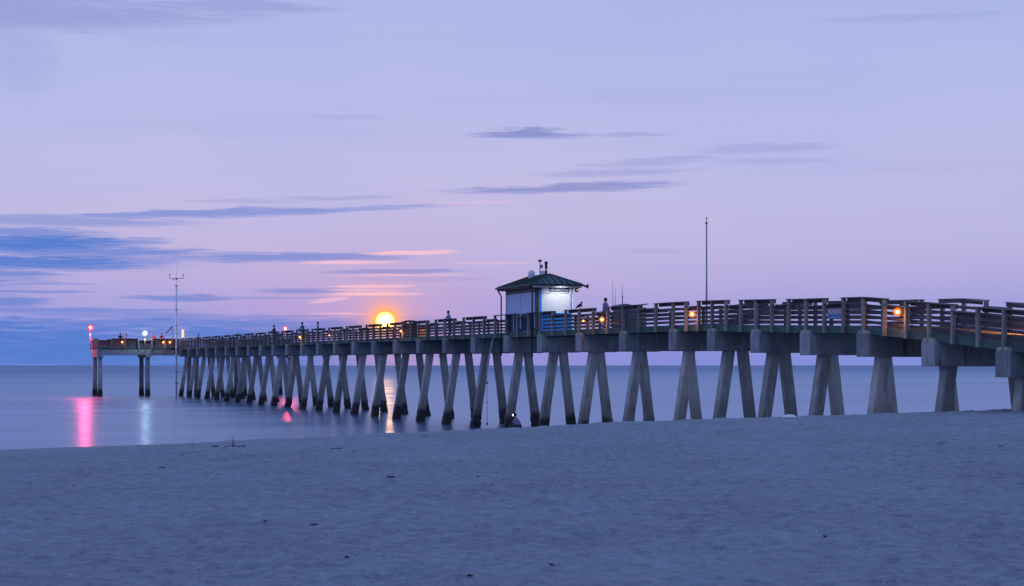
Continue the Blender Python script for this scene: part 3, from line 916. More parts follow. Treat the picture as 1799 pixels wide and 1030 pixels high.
# ------------------------------------------------------------------ lamps
M_AMB = mat_emit('amber_bulb', (1.0, 0.50, 0.10), 26.0)
M_AMBG = mat_halo('amber_halo', (1.0, 0.20, 0.01), 1.6, 0.55)
M_RED = mat_emit('red_bulb', (1.0, 0.30, 0.32), 60.0)
M_REDG = mat_halo('red_halo', (1.0, 0.03, 0.09), 1.4, 0.6)
M_WHT = mat_emit('white_bulb', (0.86, 0.94, 1.0), 60.0)
M_WHTG = mat_halo('white_halo', (0.75, 0.88, 1.0), 1.3, 0.5)
def point(name, parent, loc, energy, col, rad=0.06):
    l_ = bpy.data.lights.new(name, 'POINT'); l_.energy = energy; l_.color = col; l_.shadow_soft_size = rad
    o_ = bpy.data.objects.new(name, l_); COL.objects.link(o_); o_.parent = parent; o_.location = loc
    return o_
_alm = {}
def amber_lamp(b, a, h, label, s=1.0, power=14.0, side=-1):
    t_ = empty('amber_lamp', W(b, a, deck(a) + h), TH)
    tag(t_, label, 'lamp', 'amber lamps along the pier railings')
    if not _alm:
        q = MB(); q.box(0.07, .12, -.05, .05, -.08, .08); q.tube([(.09, 0, .05), (0, 0, .05)], .02, 6); _alm['m'] = q.mesh('bracket', M_BRONZE)
        q = MB(); q.ball((0, 0, 0), .062, 12, 8); _alm['b'] = q.mesh('bulb', M_AMB)
        q = MB(); q.ball((0, 0, 0), .155, 16, 12); _alm['g'] = q.mesh('lens', M_AMBG)  # emitting shell added as the glow halo round the bulb
    for k_, nm in (('m', 'bracket'), ('b', 'bulb'), ('g', 'lens')):
        o_ = link(nm, _alm[k_], None, t_)
        o_.scale = (s, s, s)
        if side > 0: o_.rotation_euler = (0, 0, math.pi)
    point('lamp_light', t_, (-.02 * -side, -0.02, -.17 * s), power, (1.0, 0.36, 0.06), .09)
    return t_
NB = -.10
for (b_, a_, h_, sc_, pw_, lab_) in (
    (NB, 16.5, .64, 1.1, 22, 'bright amber lamp high on the ramp railing, rightmost in view'),
    (NB, 33.75, .48, 1.1, 18, 'bright amber lamp on the railing just left of the flagpole'),
    (NB, 44.45, .43, 1.0, 14, 'amber lamp on the railing left of the cleaning station'),
    (NB, 47.0, .42, .5, 6, 'small amber lamp on the railing beneath the perched bird'),
    (NB, 81.8, .43, .75, 7, 'small amber lamp on the railing just right of the low sun'),
    (NB, 114.3, .41, .9, 7, 'small amber lamp on the railing just right of the red beacon over the walkway'),
    (NB, 103.3, .41, .5, 4, 'faint amber lamp on the railing left of the low sun'),
    (3.4, 88.0, .55, .6, 20, 'amber lamp on the deck shining on the yellow bin right of the low sun'),
    (-7.1, TA0 - .12, .62, 1.15, 7, 'amber lamp on the pier head rail, below the person in black'),
    (-2.0, TA0 - .12, .62, 1.15, 7, 'amber lamp on the pier head rail under the people in red'),
    (-1.2, TA0 - .12, .62, 1.25, 7, 'amber lamp on the pier head rail nearest the weather mast')):
    amber_lamp(b_, a_, h_, lab_, sc_, pw_, side=-1)
for (a_, pw, lb_) in ((13.4, 1250, 'low hooded amber lamp by the far railing at the lower end of the ramp'), (7.0, 120, 'low hooded amber lamp by the far railing at the foot of the ramp')):
    t_ = amber_lamp(3.95, a_, .13, lb_, .5, pw, side=-1)
    for ch in t_.children:
        if ch.type == 'LIGHT': ch.location = (0, .02, 0); ch.data.shadow_soft_size = .04
    q = MB(); q.box(-.22, .22, -.22, .30, .075, .09); q.box(-.22, -.20, -.22, .2, -.12, .073); q.build('hood', M_BRONZE, t_)  # hood added out of view to keep the amber light low

def beacon(name, loc, hpole, label, mats, s, light, col, power):
    t_ = empty(name, loc, TH); tag(t_, label, 'beacon light')
    q = MB(); q.tube([(0, 0, 0), (0, 0, hpole)], .045, 8); q.build('pole', M_STEEL, t_)
    q = MB(); q.lathe((0, 0, hpole), [(.10, 0), (.12, .05), (.06, .1)], 10); q.build('socket', M_DARK, t_)
    q = MB(); q.ball((0, 0, hpole + .1 + s * .5), .17 * s, 14, 10); q.build('bulb', mats[0], t_)
    q = MB(); q.ball((0, 0, hpole + .1 + s * .5), .46 * s, 20, 14); q.build('lens', mats[1], t_)  # larger emitting shell painting the halo round the beacon bulb
    point('beacon_light', t_, (light[0], light[1], hpole + .1 + s * .5), power, col, .3)
    return t_
beacon('red_beacon', W(TB0 - .12, TA1 - .3, TZ - .3), 2.25, 'red beacon light on a pole at the far left corner of the pier head', (M_RED, M_REDG), 1.0, (-.75, -.2), (1, .06, .14), 2400)
beacon('red_beacon', W(13.7, TA0 + .5, TZ - .3), 2.22, 'red beacon light over the walkway railing at the right end of the pier head', (M_RED, M_REDG), .85, (.3, -.4), (1, .06, .14), 1500)
beacon('white_beacon', W(-4.3, TA0 - .1, TZ - .3), 1.5, 'bright white lamp on the pier head above the second pair of piles', (M_WHT, M_WHTG), .85, (0, -.35), (.8, .92, 1.0), 260)

# kiosk eave floodlight, horn and an added sign lamp
al_scale = 1
fl = empty('eave_floodlight', W(KB1 + .30, KA0 - .22, KZ + KH - .14), TH)
tag(fl, 'small dark floodlight under the right end of the kiosk eave', 'floodlight')
q = MB(); q.ball((-.16, 0, -.10), .13, 12, 8, sy=.7); q.build('housing', M_DARK, fl)
q = MB(); q.ball((-.16, -.09, -.10), .045, 10, 6); q.build('bulb', mat_emit('warm_bulb', (1.0, .62, .2), 1.1), fl)
q = MB(); q.tube([(-.16, 0, -.02), (-.16, 0, .13)], .025, 6); q.build('bracket', M_DARK, fl)
f2 = empty('red_speaker', W(KB1 + .52, KA0 - .42, KZ + KH - .02), TH)
tag(f2, 'small dark red horn at the right tip of the kiosk gutter', 'horn')
q = MB(); q.lathe((0, 0, 0), [(.04, 0), (.06, .1), (.13, .22), (.14, .23)], 12, axis='x'); q.tube([(0, 0, 0), (-.1, 0, .06)], .02, 6)
q.build('cone', mat_paint('dark_red_paint', (.16, .02, .03), .5), f2)
added_lamp = empty('added_gooseneck', W(KB0 + 1.36, KA0 - .42, KZ + KH + .10), TH)  # unseen lamp added to brighten the shutter and name board
tag(added_lamp, 'slender gooseneck lamp added over the kiosk name board to brighten the white shutter', 'lamp')
q = MB(); q.tube([(0, 0, 0), (0, -.22, .22), (0, -.55, .24), (0, -.78, .12)], .015, 6); q.build('arm', M_TRIM, added_lamp)
q = MB(); q.lathe((0, -.80, .0), [(.11, 0), (.09, .05), (.03, .11)], 12); q.build('lamp_shade', M_TRIM, added_lamp)
al = bpy.data.lights.new('added_sign_light', 'SPOT'); al.energy = 150.0; al.color = (.90, .92, 1.0); al.spot_size = R(118); al.spot_blend = .6; al.shadow_soft_size = .06
ao = bpy.data.objects.new('added_sign_light', al); COL.objects.link(ao); ao.parent = added_lamp; ao.location = (0, -.82, -.02)
ao.rotation_euler = Vector((0, 1.0, -1.75)).to_track_quat('-Z', 'Y').to_euler()

# ------------------------------------------------------------------ flagpole
fp = empty('flagpole', W(WID + .12, 42.1, deck(42.1) - .3), TH)
tag(fp, 'tall bare grey flagpole rising behind the railing', 'flagpole')
q = MB(); q.tube([(0, 0, 0), (0, 0, 2.0), (0, 0, 5.75)], [.055, .048, .034], 10); q.build('pole', M_STEEL, fp)
q = MB(); q.tube([(0, 0, 5.75), (0, 0, 5.86)], .018, 6); q.ball((0, 0, 5.92), .05, 10, 8); q.build('finial', M_STEEL, fp)
q = MB(); q.lathe((0, 0, 5.62), [(.04, 0), (.045, .05), (.035, .1)], 10); q.tube([(-.05, 0, 5.6), (-.05, 0, 5.68)], .02, 6); q.build('truck', M_DARK, fp)
q = MB(); q.box(-.14, .08, -.08, .08, -.05, .1); q.build('bracket', M_STEEL, fp)

# ------------------------------------------------------------------ weather mast at the corner of the pier head
wm = empty('weather_mast', W(-.42, TA0 - .4, -1.0), TH)
tag(wm, 'thin white weather mast with wind sensors at the corner of the pier head', 'mast')
q = MB(); q.tube([(0, 0, 0), (0, 0, 9.5), (0, 0, 14.75)], [.12, .11, .085], 10); q.build('pole', M_WHITE, wm)
q = MB(); q.tube([(0, 0, 14.7), (0, 0, 15.9), (0, 0, 17.2)], [.022, .018, .008], 6); q.build('top_rod', M_STEEL, wm)
q = MB(); q.lathe((0, 0, 14.75), [(.08, 0), (.17, .08), (.19, .2), (.12, .3), (.03, .33)], 12); q.build('sensor_dome', M_WHITE, wm)
q = MB(); q.tube([(-.85, 0, 15.85), (.82, 0, 15.85)], .032, 8); q.build('cross_arm', M_DARK, wm)
for s in (-1, 1):
    q = MB(); q.tube([(s * .84, 0, 15.83), (s * .86, 0, 16.25)], .03, 6)
    q.ball((s * .86, 0, 16.3), .075, 8, 6); q.tube([(s * .86 - .02, 0, 16.33), (s * .86 + .17, -.04, 16.40)], .035, 6)
    q.build('wind_sensor', M_DARK, wm)
q = MB(); q.box(-.10, .10, -.08, .08, 15.68, 15.84); q.box(-.38, -.30, -.04, .04, 15.62, 15.83); q.build('sensor_box', M_DARK, wm)
for z in (4.05, 2.6, 6.0, 9.9, 11.9):
    q = MB(); q.tube([(-.20, 0, z), (.36 if z < 6 else .14, 0, z)], .05, 6); q.lathe((0, 0, z - .03), [(.13, 0), (.13, .06)], 10); q.build('clamp', M_DARK, wm)
sp_ = empty('solar_panel', W(-1.05, TA0 - .1, TZ), TH)
tag(sp_, 'tilted solar panel on a short post left of the weather mast', 'solar panel')
q = MB(); q.tube([(.15, 0, 0), (.15, 0, 2.7)], .05, 8); q.build('post', M_STEEL, sp_)
q = MB(); q.beam((-.62, 0, 1.75), (.10, 0, 2.62), .7, .05, 0, Vector((0, 0, 1))); q.build('panel', M_NAVY, sp_)
q = MB(); q.beam((-.56, 0, 1.72), (.12, 0, 2.54), .72, .03); q.build('panel_frame', M_WHITE, sp_)
lb = empty('equipment_cabinet', W(.38, TA0 - .25, TZ + 1.05), TH)
tag(lb, 'upright cream cabinet with glowing face beside the foot of the weather mast', 'cabinet')
q = MB(); q.box(-.22, .22, -.14, .14, .1, 1.25); q.build('case', M_WHITE, lb, bevel=.02)
q = MB(); q.box(-.17, .17, -.155, -.142, .16, 1.19); q.build('glow_face', mat_emit('cream_glow_face', (1.0, .84, .68), .95), lb)  # emission gives the cabinet face its brightness in place of lamp light
q = MB(); q.box(-.35, .4, -.25, .25, .03, .09); q.build('shelf', M_WHITE, lb)
q = MB(); q.tube([(0, 0, -1.05), (0, 0, .04)], .06, 8); q.build('stand', M_DARK, lb)

# ------------------------------------------------------------------ bins and tables on the deck
def deck_thing(name, b, a, label, cat, group=None):
    t_ = empty(name, W(b, a, deck(a) - .008), TH); tag(t_, label, cat, group); return t_
M_TEAL = mat_paint('grey_blue_plastic', (.12, .19, .24), .5, 0, .3)
M_TAN = mat_paint('tan_plastic', (.32, .22, .17), .6, 0, .3)
M_YEL = mat_paint('yellow_board', (.65, .42, .06), .6, 0, .2)
kd = deck_thing('cleaning_station', .95, 44.1, 'grey blue cleaning station with curved lid behind the railing under the fishing rods', 'cleaning station')
q = MB(); q.box(-.42, .42, -.40, .40, 0, 1.06); q.build('cabinet', M_TEAL, kd, bevel=.02)
q = MB()
pr = []
for i in range(9):
    t_ = i / 8; pr.append((-.50 + t_ * 1.0, 1.12 + .12 * math.sin(math.pi * min(1, t_ * 1.0 + .05))))
vs = [(x, -.48, z) for x, z in pr] + [(x, .48, z) for x, z in pr] + [(x, -.48, 1.07) for x, z in pr] + [(x, .48, 1.07) for x, z in pr]
fs = []
for i in range(8):
    fs += [(i, i + 1, 9 + i + 1, 9 + i), (18 + i, 18 + i + 1, 27 + i + 1, 27 + i), (i, i + 1, 18 + i + 1, 18 + i), (9 + i, 9 + i + 1, 27 + i + 1, 27 + i)]
fs += [(0, 9, 27, 18), (8, 17, 35, 26)]
q.add(vs, fs); q.build('lid', M_TEAL, kd)
kd = deck_thing('litter_bin', 1.2, 42.7, 'tan litter bin with tilted lid right of the cleaning station', 'bin')
q = MB(); q.box(-.30, .30, -.28, .28, 0, 1.02); q.build('case', M_TAN, kd, bevel=.02)
q = MB(); q.beam((-.36, 0, 1.09), (.36, 0, 1.20), .68, .05); q.build('lid', M_BRONZE, kd)
kd = deck_thing('litter_bin', 1.9, 6.1 * 14.15, 'brown hooded bin under the railing right of the low sun', 'bin')
q = MB(); q.box(-.45, .45, -.35, .35, 0, 1.1); q.build('case', M_BRONZE, kd, bevel=.02)
q = MB(); q.box(-.55, .55, -.45, .45, 1.19, 1.25); q.lathe((0, 0, 1.25), [(.45, 0), (.42, .05), (.2, .08)], 14); q.build('hood', M_BRONZE, kd)
for s in (-1, 1):
    q = MB(); q.box(s * .40 - .03, s * .40 + .03, -.3, .3, 1.10, 1.19); q.build('hood_post', M_BRONZE, kd)
kd = deck_thing('yellow_bin', 3.6, 6.1 * 14.62, 'yellow lit bin glowing behind the railing boards right of the low sun', 'bin')
q = MB(); q.box(-.38, .38, -.22, .22, 0, .86); q.build('case', M_YEL, kd, bevel=.02)
q = MB(); q.box(-.42, .42, -.26, .26, .862, .91); q.build('lid', M_DARK, kd)
kd = deck_thing('yellow_bin', 3.2, 6.1 * 9.55, 'yellow lit bin behind the railing just right of the kiosk', 'bin')
q = MB(); q.box(-.36, .36, -.22, .22, 0, .72); q.build('case', M_YEL, kd, bevel=.02)
q = MB(); q.box(-.40, .40, -.26, .26, .722, .77); q.build('lid', M_DARK, kd)
kd = deck_thing('white_bin', 2.0, 6.1 * 25.4, 'white square bin standing above the far part of the railing', 'bin')
q = MB(); q.box(-.2, .2, -.2, .2, .85, 1.42); q.build('case', M_WHITE, kd, bevel=.02)
q = MB(); q.box(-.12, .12, -.12, .12, 0, .85); q.build('stand', M_WHITE, kd)
kd = deck_thing('white_table', 1.1, 6.1 * 23.3, 'low white topped table showing over the railing left of the red beacon', 'table')
q = MB(); q.beam((-.6, 0, 1.0), (.6, 0, 1.10), 1.2, .05); q.build('table_top', M_WHITE, kd)
for x in (-.5, .5):
    for y in (-.5, .5):
        q = MB(); q.tube([(x, y, 0), (x, y, 1.0)], .025, 6); q.build('leg', M_STEEL, kd)
kd = deck_thing('white_table', 1.1, 6.1 * 16.9, 'low white topped table in the gap of the railing left of the low sun', 'table')
q = MB(); q.beam((-.5, 0, .96), (.5, 0, 1.0), 1.0, .05); q.build('table_top', M_WHITE, kd)
for x in (-.42, .42):
    for y in (-.42, .42):
        q = MB(); q.tube([(x, y, 0), (x, y, .96)], .025, 6); q.build('leg', M_STEEL, kd)

# fishing rods
for (b, a, h, lean, lab) in ((.75, 44.95, 2.35, -.05, 'leftmost and tallest thin fishing rod leaning above the cleaning station'),
                             (.75, 44.65, 2.0, -.03, 'middle thin fishing rod standing above the cleaning station'),
                             (.85, 44.0, 2.0, -.02, 'rightmost thin fishing rod standing above the cleaning station')):
    rd = empty('fishing_rod', W(b, a, deck(a) + .1 if a > 44.5 else deck(a) + 1.23), TH)
    tag(rd, lab, 'fishing rod', 'fishing rods above the cleaning station')
    if a <= 44.5: h -= .95
    q = MB(); q.tube([(0, 0, .3), (lean * .5, 0, h * .6), (lean, 0, h)], [.018, .012, .005], 6); q.build('blank', M_DARK, rd)
    q = MB(); q.tube([(0, 0, 0), (0, 0, .34)], .026, 8); q.build('handle', M_BRONZE, rd)
    q = MB(); q.lathe((0, -.06, .36), [(.035, 0), (.05, .03), (.035, .06)], 8); q.build('reel', M_STEEL, rd)

# ------------------------------------------------------------------ warning sign on the near railing (second to last bay)
sa = bent_a(2) - .42 + 2.16
sg = empty('warning_sign', W(.045 + .09, sa + .02, deck(sa) + .47), TH)
tag(sg, 'small white and blue warning sign with red lettering on the near railing', 'sign')
q = MB(); q.box(-.012, .0, -.60, .60, -.19, .19); q.build('panel', mat_paint('sign_white', (.62, .64, .70), .5, 0, .1), sg)
q = MB(); q.box(-.016, -.0135, -.58, .58, -.175, -.01); q.build('blue_field', mat_paint('sign_blue', (.16, .32, .60), .5, 0, .1), sg)
text_mesh('lettering', 'CAUTION', .25, mat_paint('sign_red', (.42, .03, .07), .5, 0, 0), sg, (-.017, 0, .085), (R(90), 0, R(-90)), .002)
text_mesh('lettering', 'WATCH STEP', .17, mat_paint('sign_navy', (.02, .06, .20), .5, 0, 0), sg, (-.020, 0, -.092), (R(90), 0, R(-90)), .002)

# ------------------------------------------------------------------ dangling white line with floats
rp = empty('dangling_line', W(-.2, 62.4, deck(62.4) - .35), TH)
tag(rp, 'thin white line with small dark floats hanging from the pier down to the water', 'rope')
q = MB(); q.tube([(.25, -.35, .05), (.0, .0, -1.6), (-.0, .05, -2.4), (0, .05, -5.35)], .022, 6); q.build('cord', M_WHITE, rp)
for z in (-2.7, -3.9, -5.2):
    q = MB(); q.ball((0, .05, z), .07 if z != -3.9 else .045, 8, 6); q.build('float', M_DARK, rp)

# ------------------------------------------------------------------ bird
bd = empty('seabird', W(.08, 6.1 * 9.42 - 6.1 * .92 + .35, deck(51.6) + 1.08), TH)
bd.location = W(.09, 48.0, deck(48.0) + 1.078)
bd.scale = (.85, .85, .72)
tag(bd, 'dark backed seabird with white breast perched on the railing right of the kiosk', 'bird')
MBD = mat_paint('dark_feathers', (.02, .02, .025), .7, 0, .1); MBW = mat_paint('white_feathers', (.7, .68, .62), .7, 0, .1)
q = MB()
q.tube([(-.30, -.02, .06), (-.20, 0, .12), (-.06, 0, .22), (.05, 0, .32), (.10, 0, .40), (.12, 0, .46)], [.015, .05, .10, .10, .06, .055], 10)
q.ball((.125, 0, .49), .065, 10, 8); q.build('body', MBD, bd)
q = MB(); q.ball((.12, -.01, .27), .095, 10, 8, sx=.75, sy=.85, sz=1.3); q.build('breast', MBW, bd)
q = MB(); q.tube([(.17, 0, .49), (.27, 0, .47)], [.022, .006], 6); q.build('beak', mat_paint('beak_horn', (.30, .18, .06), .5), bd)
for s in (-1, 1):
    q = MB(); q.tube([(.02, s * .04, .15), (.03, s * .04, .0)], .012, 5); q.tube([(.0, s * .04, .006), (.09, s * .05, .006)], .01, 5); q.build('leg', MBD, bd)

# ------------------------------------------------------------------ people
def skin_mesh(verts, edges, radii, root=0, sub=1):
    me_ = bpy.data.meshes.new('body')
    me_.from_pydata(verts, edges, [])
    o_ = bpy.data.objects.new('tmp', me_); COL.objects.link(o_)
    md = o_.modifiers.new('skin', 'SKIN'); md.use_smooth_shade = True
    me_.skin_vertices[0].data.foreach_set('radius', [c for r in radii for c in (r, r)])
    for i, sv in enumerate(me_.skin_vertices[0].data): sv.use_root = (i == root)
    ms = o_.modifiers.new('sub', 'SUBSURF'); ms.levels = sub; ms.render_levels = sub
    dg = bpy.context.evaluated_depsgraph_get()
    r_ = bpy.data.meshes.new_from_object(o_.evaluated_get(dg))
    bpy.data.objects.remove(o_)
    return r_

def body(pose):
    """y is forward"""
    V_ = []; E_ = []; Rr = []
    def v(p, r, par=None):
        V_.append(p); Rr.append(r)
        if par is not None: E_.append((par, len(V_) - 1))
        return len(V_) - 1
    if pose == 'crouch':
        pel = v((0, -.12, .30), .15); sp1 = v((0, .0, .50), .14, pel); ch = v((0, .12, .70), .155, sp1)
        nk = v((0, .20, .86), .06, ch); h1 = v((0, .24, .96), .085, nk); h2 = v((0, .27, 1.07), .085, h1)
        for s in (-1, 1):
            hip = v((s * .12, -.10, .28), .11, pel); kn = v((s * .20, .28, .48), .075, hip); an = v((s * .17, .10, .09), .05, kn)
            v((s * .18, .30, .04), .045, an)
            sh = v((s * .19, .14, .74), .075, ch); el_ = v((s * .28, .30, .50), .05, sh); wr = v((s * .16, .48, .40), .035, el_)
            hd = v((s * .13, .55, .36), .04, wr)
            for f in (-1, 0, 1): v((s * .13 + f * .022, .62, .33), .012, hd)
            v((s * .10, .58, .39), .013, hd)
    else:
        lean = .10 if pose == 'lean' else 0.0
        pel = v((0, 0, .95), .135); sp1 = v((0, lean * .4, 1.14), .125, pel); ch = v((0, lean, 1.36), .155, sp1)
        nk = v((0, lean * 1.2, 1.50), .06, ch); h1 = v((0, lean * 1.3 + .01, 1.59), .08, nk); h2 = v((0, lean * 1.4 + .01, 1.69), .082, h1)
        for s in (-1, 1):
            hip = v((s * .10, 0, .88), .105, pel); kn = v((s * .11, .02, .48), .07, hip); an = v((s * .12, -.02, .09), .048, kn)
            v((s * .13, .14, .045), .045, an)
            sh = v((s * .185, lean, 1.41), .07, ch)
            if pose == 'lean':
                el_ = v((s * .27, lean + .16, 1.16), .048, sh); wr = v((s * .16, lean + .40, 1.12), .035, el_); hd = v((s * .13, lean + .48, 1.12), .038, wr)
                for f in (-1, 0, 1): v((s * .13 + f * .022, lean + .56, 1.10), .012, hd)
                v((s * .10, lean + .51, 1.15), .013, hd)
            else:
                el_ = v((s * .25, -.02, 1.14), .048, sh); wr = v((s * .25, .06, .90), .034, el_); hd = v((s * .25, .08, .82), .038, wr)
                for f in (-1, 0, 1): v((s * .25, .08 + f * .022, .73), .012, hd)
                v((s * .24, .12, .80), .013, hd)
    me_ = skin_mesh(V_, E_, Rr, 0, 1)
    me_.materials.clear()
    hd_top = V_[5]
    return me_, V_[4], V_[5]
BODY = {p_: body(p_) for p_ in ('stand', 'lean', 'crouch')}
M_SKIN = mat_paint('skin', (.36, .20, .14), .6, 0, 0)
M_HAIR = mat_paint('dark_hair', (.02, .014, .012), .8, 0, 0)
M_JEAN = mat_paint('dark_trousers', (.03, .035, .055), .8, 0, .1)
M_SHOE = mat_paint('dark_shoes', (.02, .02, .02), .7, 0, .1)
def person(loc, rz, pose, shirt, label, hat=None, s=1.0, group=None):
    src, h1, h2 = BODY[pose]
    t_ = empty('person', loc, rz); tag(t_, label, 'person', group); t_.scale = (s, s, s)
    me_ = src.copy()
    for m_ in (M_SKIN, shirt, M_JEAN, M_SHOE): me_.materials.append(m_)
    for p_ in me_.polygons:
        x, y, z = p_.center
        if pose == 'crouch':
            mi = 0 if (z > .84 or (y > .46 and z < .46)) else 1 if (z > .46 and abs(x) < .32 and not (y > .22 and z < .56 and abs(x) > .12)) else 2 if z > .10 else 3
        else:
            arm = abs(x) > .165 and z > .70 and pose == 'stand'
            mi = 3 if z < .09 else (2 if (z < .96 and not arm) else 1)
            if z > 1.47: mi = 0
            if arm and z < .92: mi = 0
            if pose == 'lean' and y > .38 and z > 1: mi = 0
        p_.material_index = mi
    link('body', me_, None, t_)
    q = MB()
    c = ((h1[0] + h2[0]) / 2, (h1[1] + h2[1]) / 2 - .018, (h1[2] + h2[2]) / 2 + .035)
    q.ball(c, .108, 12, 8, sx=.86, sy=1.0, sz=1.0)
    if hat is not None:
        q.lathe((c[0], c[1] + .03, c[2] + .03), [(.16, 0), (.15, .015), (.10, .03), (.09, .09), (.03, .11)], 12)
    q.build('hair' if hat is None else 'hat', hat or M_HAIR, t_)
    q = MB(); q.ball((c[0], c[1] + .115, c[2] - .045), .018, 6, 5, sz=1.4); q.build('nose', M_SKIN, t_)
    return t_
def cloth(nm, c): return mat_paint(nm, c, .85, 0, .08)
CB = cloth('black_cloth', (.02, .02, .03)); CR = cloth('red_cloth', (.42, .025, .03)); CP = cloth('pink_cloth', (.5, .22, .28))
CBL = cloth('blue_cloth', (.04, .12, .30)); CTE = cloth('teal_cloth', (.03, .28, .30)); CPU = cloth('purple_cloth', (.24, .21, .38)); CG = cloth('grey_cloth', (.18, .18, .22))
CW = cloth('white_cloth', (.6, .6, .62))
dz_ = TZ - .008
toward = TH + math.pi      # facing back along the pier
person(W(-7.25, TA0 + .55, dz_), TH + math.pi, 'lean', CB, 'person in black standing at the left of the pier head railing')
person(W(-6.3, TA0 + 2.2, dz_), TH + 1.2, 'stand', CP, 'person in pink on the pier head behind the one in black', s=.98)
person(W(-3.1, TA0 + .6, dz_), TH + 2.6, 'stand', CR, 'person in red just right of the white lamp, left one of the two in red', s=.97)
person(W(-2.2, TA0 + .6, dz_), TH + 3.5, 'lean', CR, 'person in red nearest the weather mast, right one of the two in red', hat=CR, s=1.0)
person(W(-3.6, TA0 + 2.4, dz_), TH + .4, 'stand', CW, 'person in white behind the railing right of the white lamp', s=.9)
person(W(1.4, 6.1 * 29.0, deck(176) - .008), TH + 1.5, 'stand', CG, 'person in grey on the walkway just right of the weather mast', s=.92)
person(W(.55, 6.1 * 20.95, deck(128) - .008), TH + 1.57, 'lean', CB, 'person in black leaning on the railing left of the red beacon over the walkway')
person(W(.60, 6.1 * 19.0, deck(116) - .008), TH + 1.9, 'lean', CBL, 'person in blue with a hat leaning on the railing right of the red beacon', hat=CBL)
person(W(.62, 6.1 * 18.1, deck(110) - .008), TH + 1.3, 'stand', CTE, 'person in teal with dark hair at the railing, second right of the red beacon', s=.97)
person(W(.62, 6.1 * 11.88, deck(72.4) - .008), TH + 1.6, 'lean', CPU, 'person in purple leaning on the railing left of the kiosk', s=.94)
person(W(.75, 46.0, deck(46) - .008), TH + .6, 'stand', CPU, 'person in violet behind the railing between the perched bird and the fishing rods', s=.92)
# crouching figure at the pile foot
cx, cy = 0.35, 97.3
pc = person((cx, cy, max(bz(cx, cy), -0.02) - .01), R(55), 'crouch', CPU, 'person in purple crouching with a head torch at the foot of a pile', s=.92)
q = MB(); q.ball((.0, .385, 1.03), .045, 8, 6); q.build('head_torch', mat_emit('torch_white', (.9, .95, 1), 14), pc)
q = MB(); q.box(-.03, .03, .34, .37, 1.0, 1.06); q.build('torch_housing', M_DARK, pc)

# ------------------------------------------------------------------ things on the sand
def ground_at(px, py):
    """point where a sight line at azimuth px meets the sand (found by marching down the view ray)"""
    tx = (px - 899.5) / FPX; tz = (py - 642.0) / FPX
    Y = 8.0
    while Y < 130 and EYE - tz * Y > bz(tx * Y, Y): Y += .05
    return tx * Y, Y, bz(tx * Y, Y)
M_TWIG = mat_paint('dark_driftwood', (.025, .02, .018), .9, 0, .1)
def twig(px, py, L, ang, label, fork=True, r=.012):
    x, y, z = ground_at(px, py)
    L *= .55; r *= .6
    t_ = empty('driftwood_twig', (x, y, z + .006), ang); tag(t_, label, 'twig', 'dark twigs lying on the sand')
    q = MB(); q.tube([(-L / 2, 0, 0), (-L * .1, .01, .005), (L * .2, -.006, .002), (L / 2, .01, .006)], [r * .6, r, r * .9, r * .3], 6)
    if fork: q.tube([(0, .01, .006), (L * .22, .03, .015)], [r * .7, r * .2], 5)
    q.build('stem', M_TWIG, t_)
for a_ in ((552, 924, .16, .3, 'dark forked twig low in the centre left of the sand'), (610, 981, .10, 1.0, 'short dark twig near the lower edge left of centre'),
           (467, 917, .10, 2.0, 'small dark twig left of the forked one'), (826, 1014, .10, .4, 'dark scrap of wood near the bottom centre edge of the sand'),
           (284, 823, .22, .1, 'thin dark twig on the upper left sand'), (592, 789, .5, .2, 'dark scrap at the water edge below the pier shadow'),
           (840, 838, .14, .9, 'tiny dark twig in the middle of the upper sand'), (1758, 785, .30, .6, 'dark chip on the sand near the right edge'),
           (1450, 945, .12, 1.2, 'small dark chip on the lower right sand'), (970, 995, .09, 2.2, 'tiny dark chip on the sand, lower centre')):
    twig(*a_)
x, y, z = ground_at(686, 839)
st = MB(); st.ball((0, 0, 0), .065, 12, 6, sx=1.0, sy=.7, sz=.14)
tag(st.build('flat_stone', mat_paint('brown_stone', (.12, .09, .07), .9), None, (x, y, z + .01)), 'flat brown stone half buried in the sand at upper centre', 'stone')
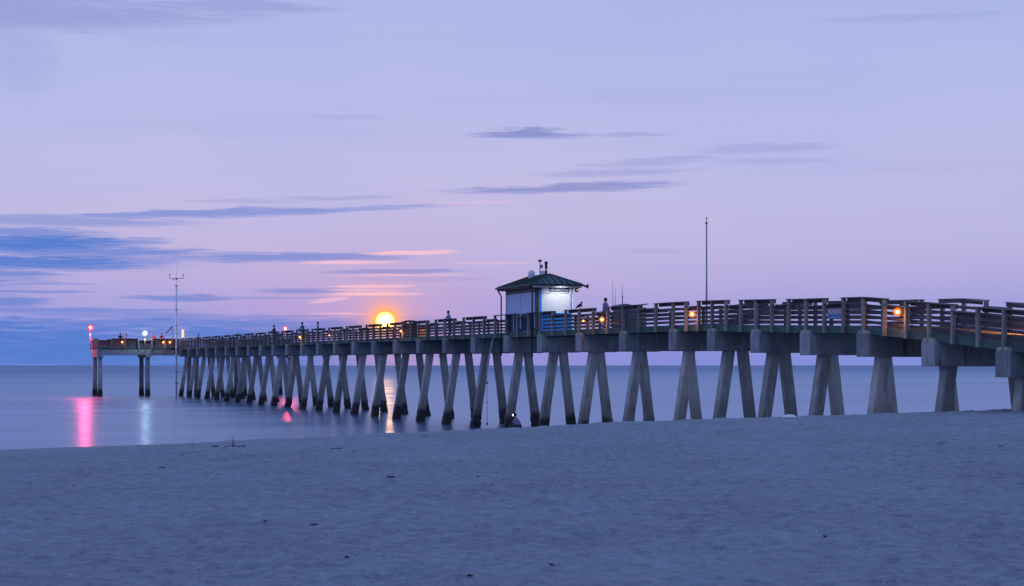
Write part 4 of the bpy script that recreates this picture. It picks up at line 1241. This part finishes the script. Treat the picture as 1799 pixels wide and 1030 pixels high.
# sticks standing at the water edge with a mat of weed
for (px, h, lab, nb_) in ((409, .20, 'thin upright stick with side shoots at the water edge by the weed', 3), (340, .13, 'fainter upright stick left of the weed at the water edge', 1)):
    x, y, z = ground_at(px, 783)
    t_ = empty('upright_stick', (x, y, z), 0); tag(t_, lab, 'stick')
    q = MB(); q.tube([(0, 0, -.05), (-.004, 0, h * .5), (-.008, 0, h)], [.006, .005, .003], 6); q.build('stem', M_TWIG, t_)
    for i in range(nb_):
        q = MB(); q.tube([(.03 * i, 0, 0), (.01 * i, 0, h * .3), (-.006, .0, h * .55)], [.004, .003, .002], 5); q.build('shoot', M_TWIG, t_)
wd = MB()
for i in range(26):
    px = random.choice([random.gauss(404, 5), random.gauss(379, 3), random.gauss(424, 5)])
    x, y, z = ground_at(px, 785)
    a_ = random.uniform(0, 3.1); L = random.uniform(.02, .05)
    wd.tube([(x - L * math.cos(a_), y - L * math.sin(a_) * .5, z), (x, y, z + random.uniform(.0, .03)), (x + L * math.cos(a_), y + L * math.sin(a_) * .5, z)], [.004, .009, .003], 5)
tag(wd.build('seaweed', M_TWIG), 'dark clumps of seaweed washed up along the water edge', 'seaweed', kind='stuff')
# white bundle by the pile foot
x, y, z = ground_at(1379, 739)
t_ = empty('white_hull', (x + .1, y - .2, z - .02), .1); tag(t_, 'small upturned white tub half hidden beside the pile foot', 'tub')
q = MB(); q.lathe((0, 0, 0), [(.22, 0), (.21, .08), (.17, .15), (.08, .19)], 18); o = q.build('shell', M_WHITE, t_)
q = MB(); q.lathe((0, 0, .085), [(.235, 0), (.235, .025)], 18); q.build('rim', M_STEEL, t_)
# shell fragments
for nm, mt, num, lab in (('shell_fragments', mat_paint('bleached_shell', (.75, .73, .68), .6, 0, .1), 520, 'tiny bleached shell fragments strewn over the sand'),
                         ('dark_fragments', mat_paint('dark_fragments', (.035, .032, .03), .8, 0, .1), 380, 'tiny dark fragments strewn over the sand')):
    q = MB()
    for i in range(num):
        Y = 12.0 * (72.0 / 12.0) ** random.random(); X = random.uniform(-.31, .31) * Y
        if (X + 23.7) * .656 - (Y - 80.8) * .755 < 2: continue
        z = bz(X, Y); r_ = random.uniform(.0018, .0045) * (1 + Y / 26.0)
        a_ = random.uniform(0, 6.28)
        c_, s_ = math.cos(a_), math.sin(a_)
        pts = [(1, 0), (.2, .7), (-.9, .3), (-.4, -.7)]
        vs = [(X + (x * c_ - y * s_) * r_, Y + (x * s_ + y * c_) * r_, z + .002 + r_ * .25) for x, y in pts] + [(X, Y, z + .004 + r_ * .9)]
        vs += [(v_[0], v_[1], v_[2] - r_ * .5) for v_ in vs[:4]]
        q.add(vs, [(0, 1, 4), (1, 2, 4), (2, 3, 4), (3, 0, 4), (0, 5, 6, 1), (1, 6, 7, 2), (2, 7, 8, 3), (3, 8, 5, 0)])
    tag(q.build(nm, mt), lab, 'fragments', kind='stuff')
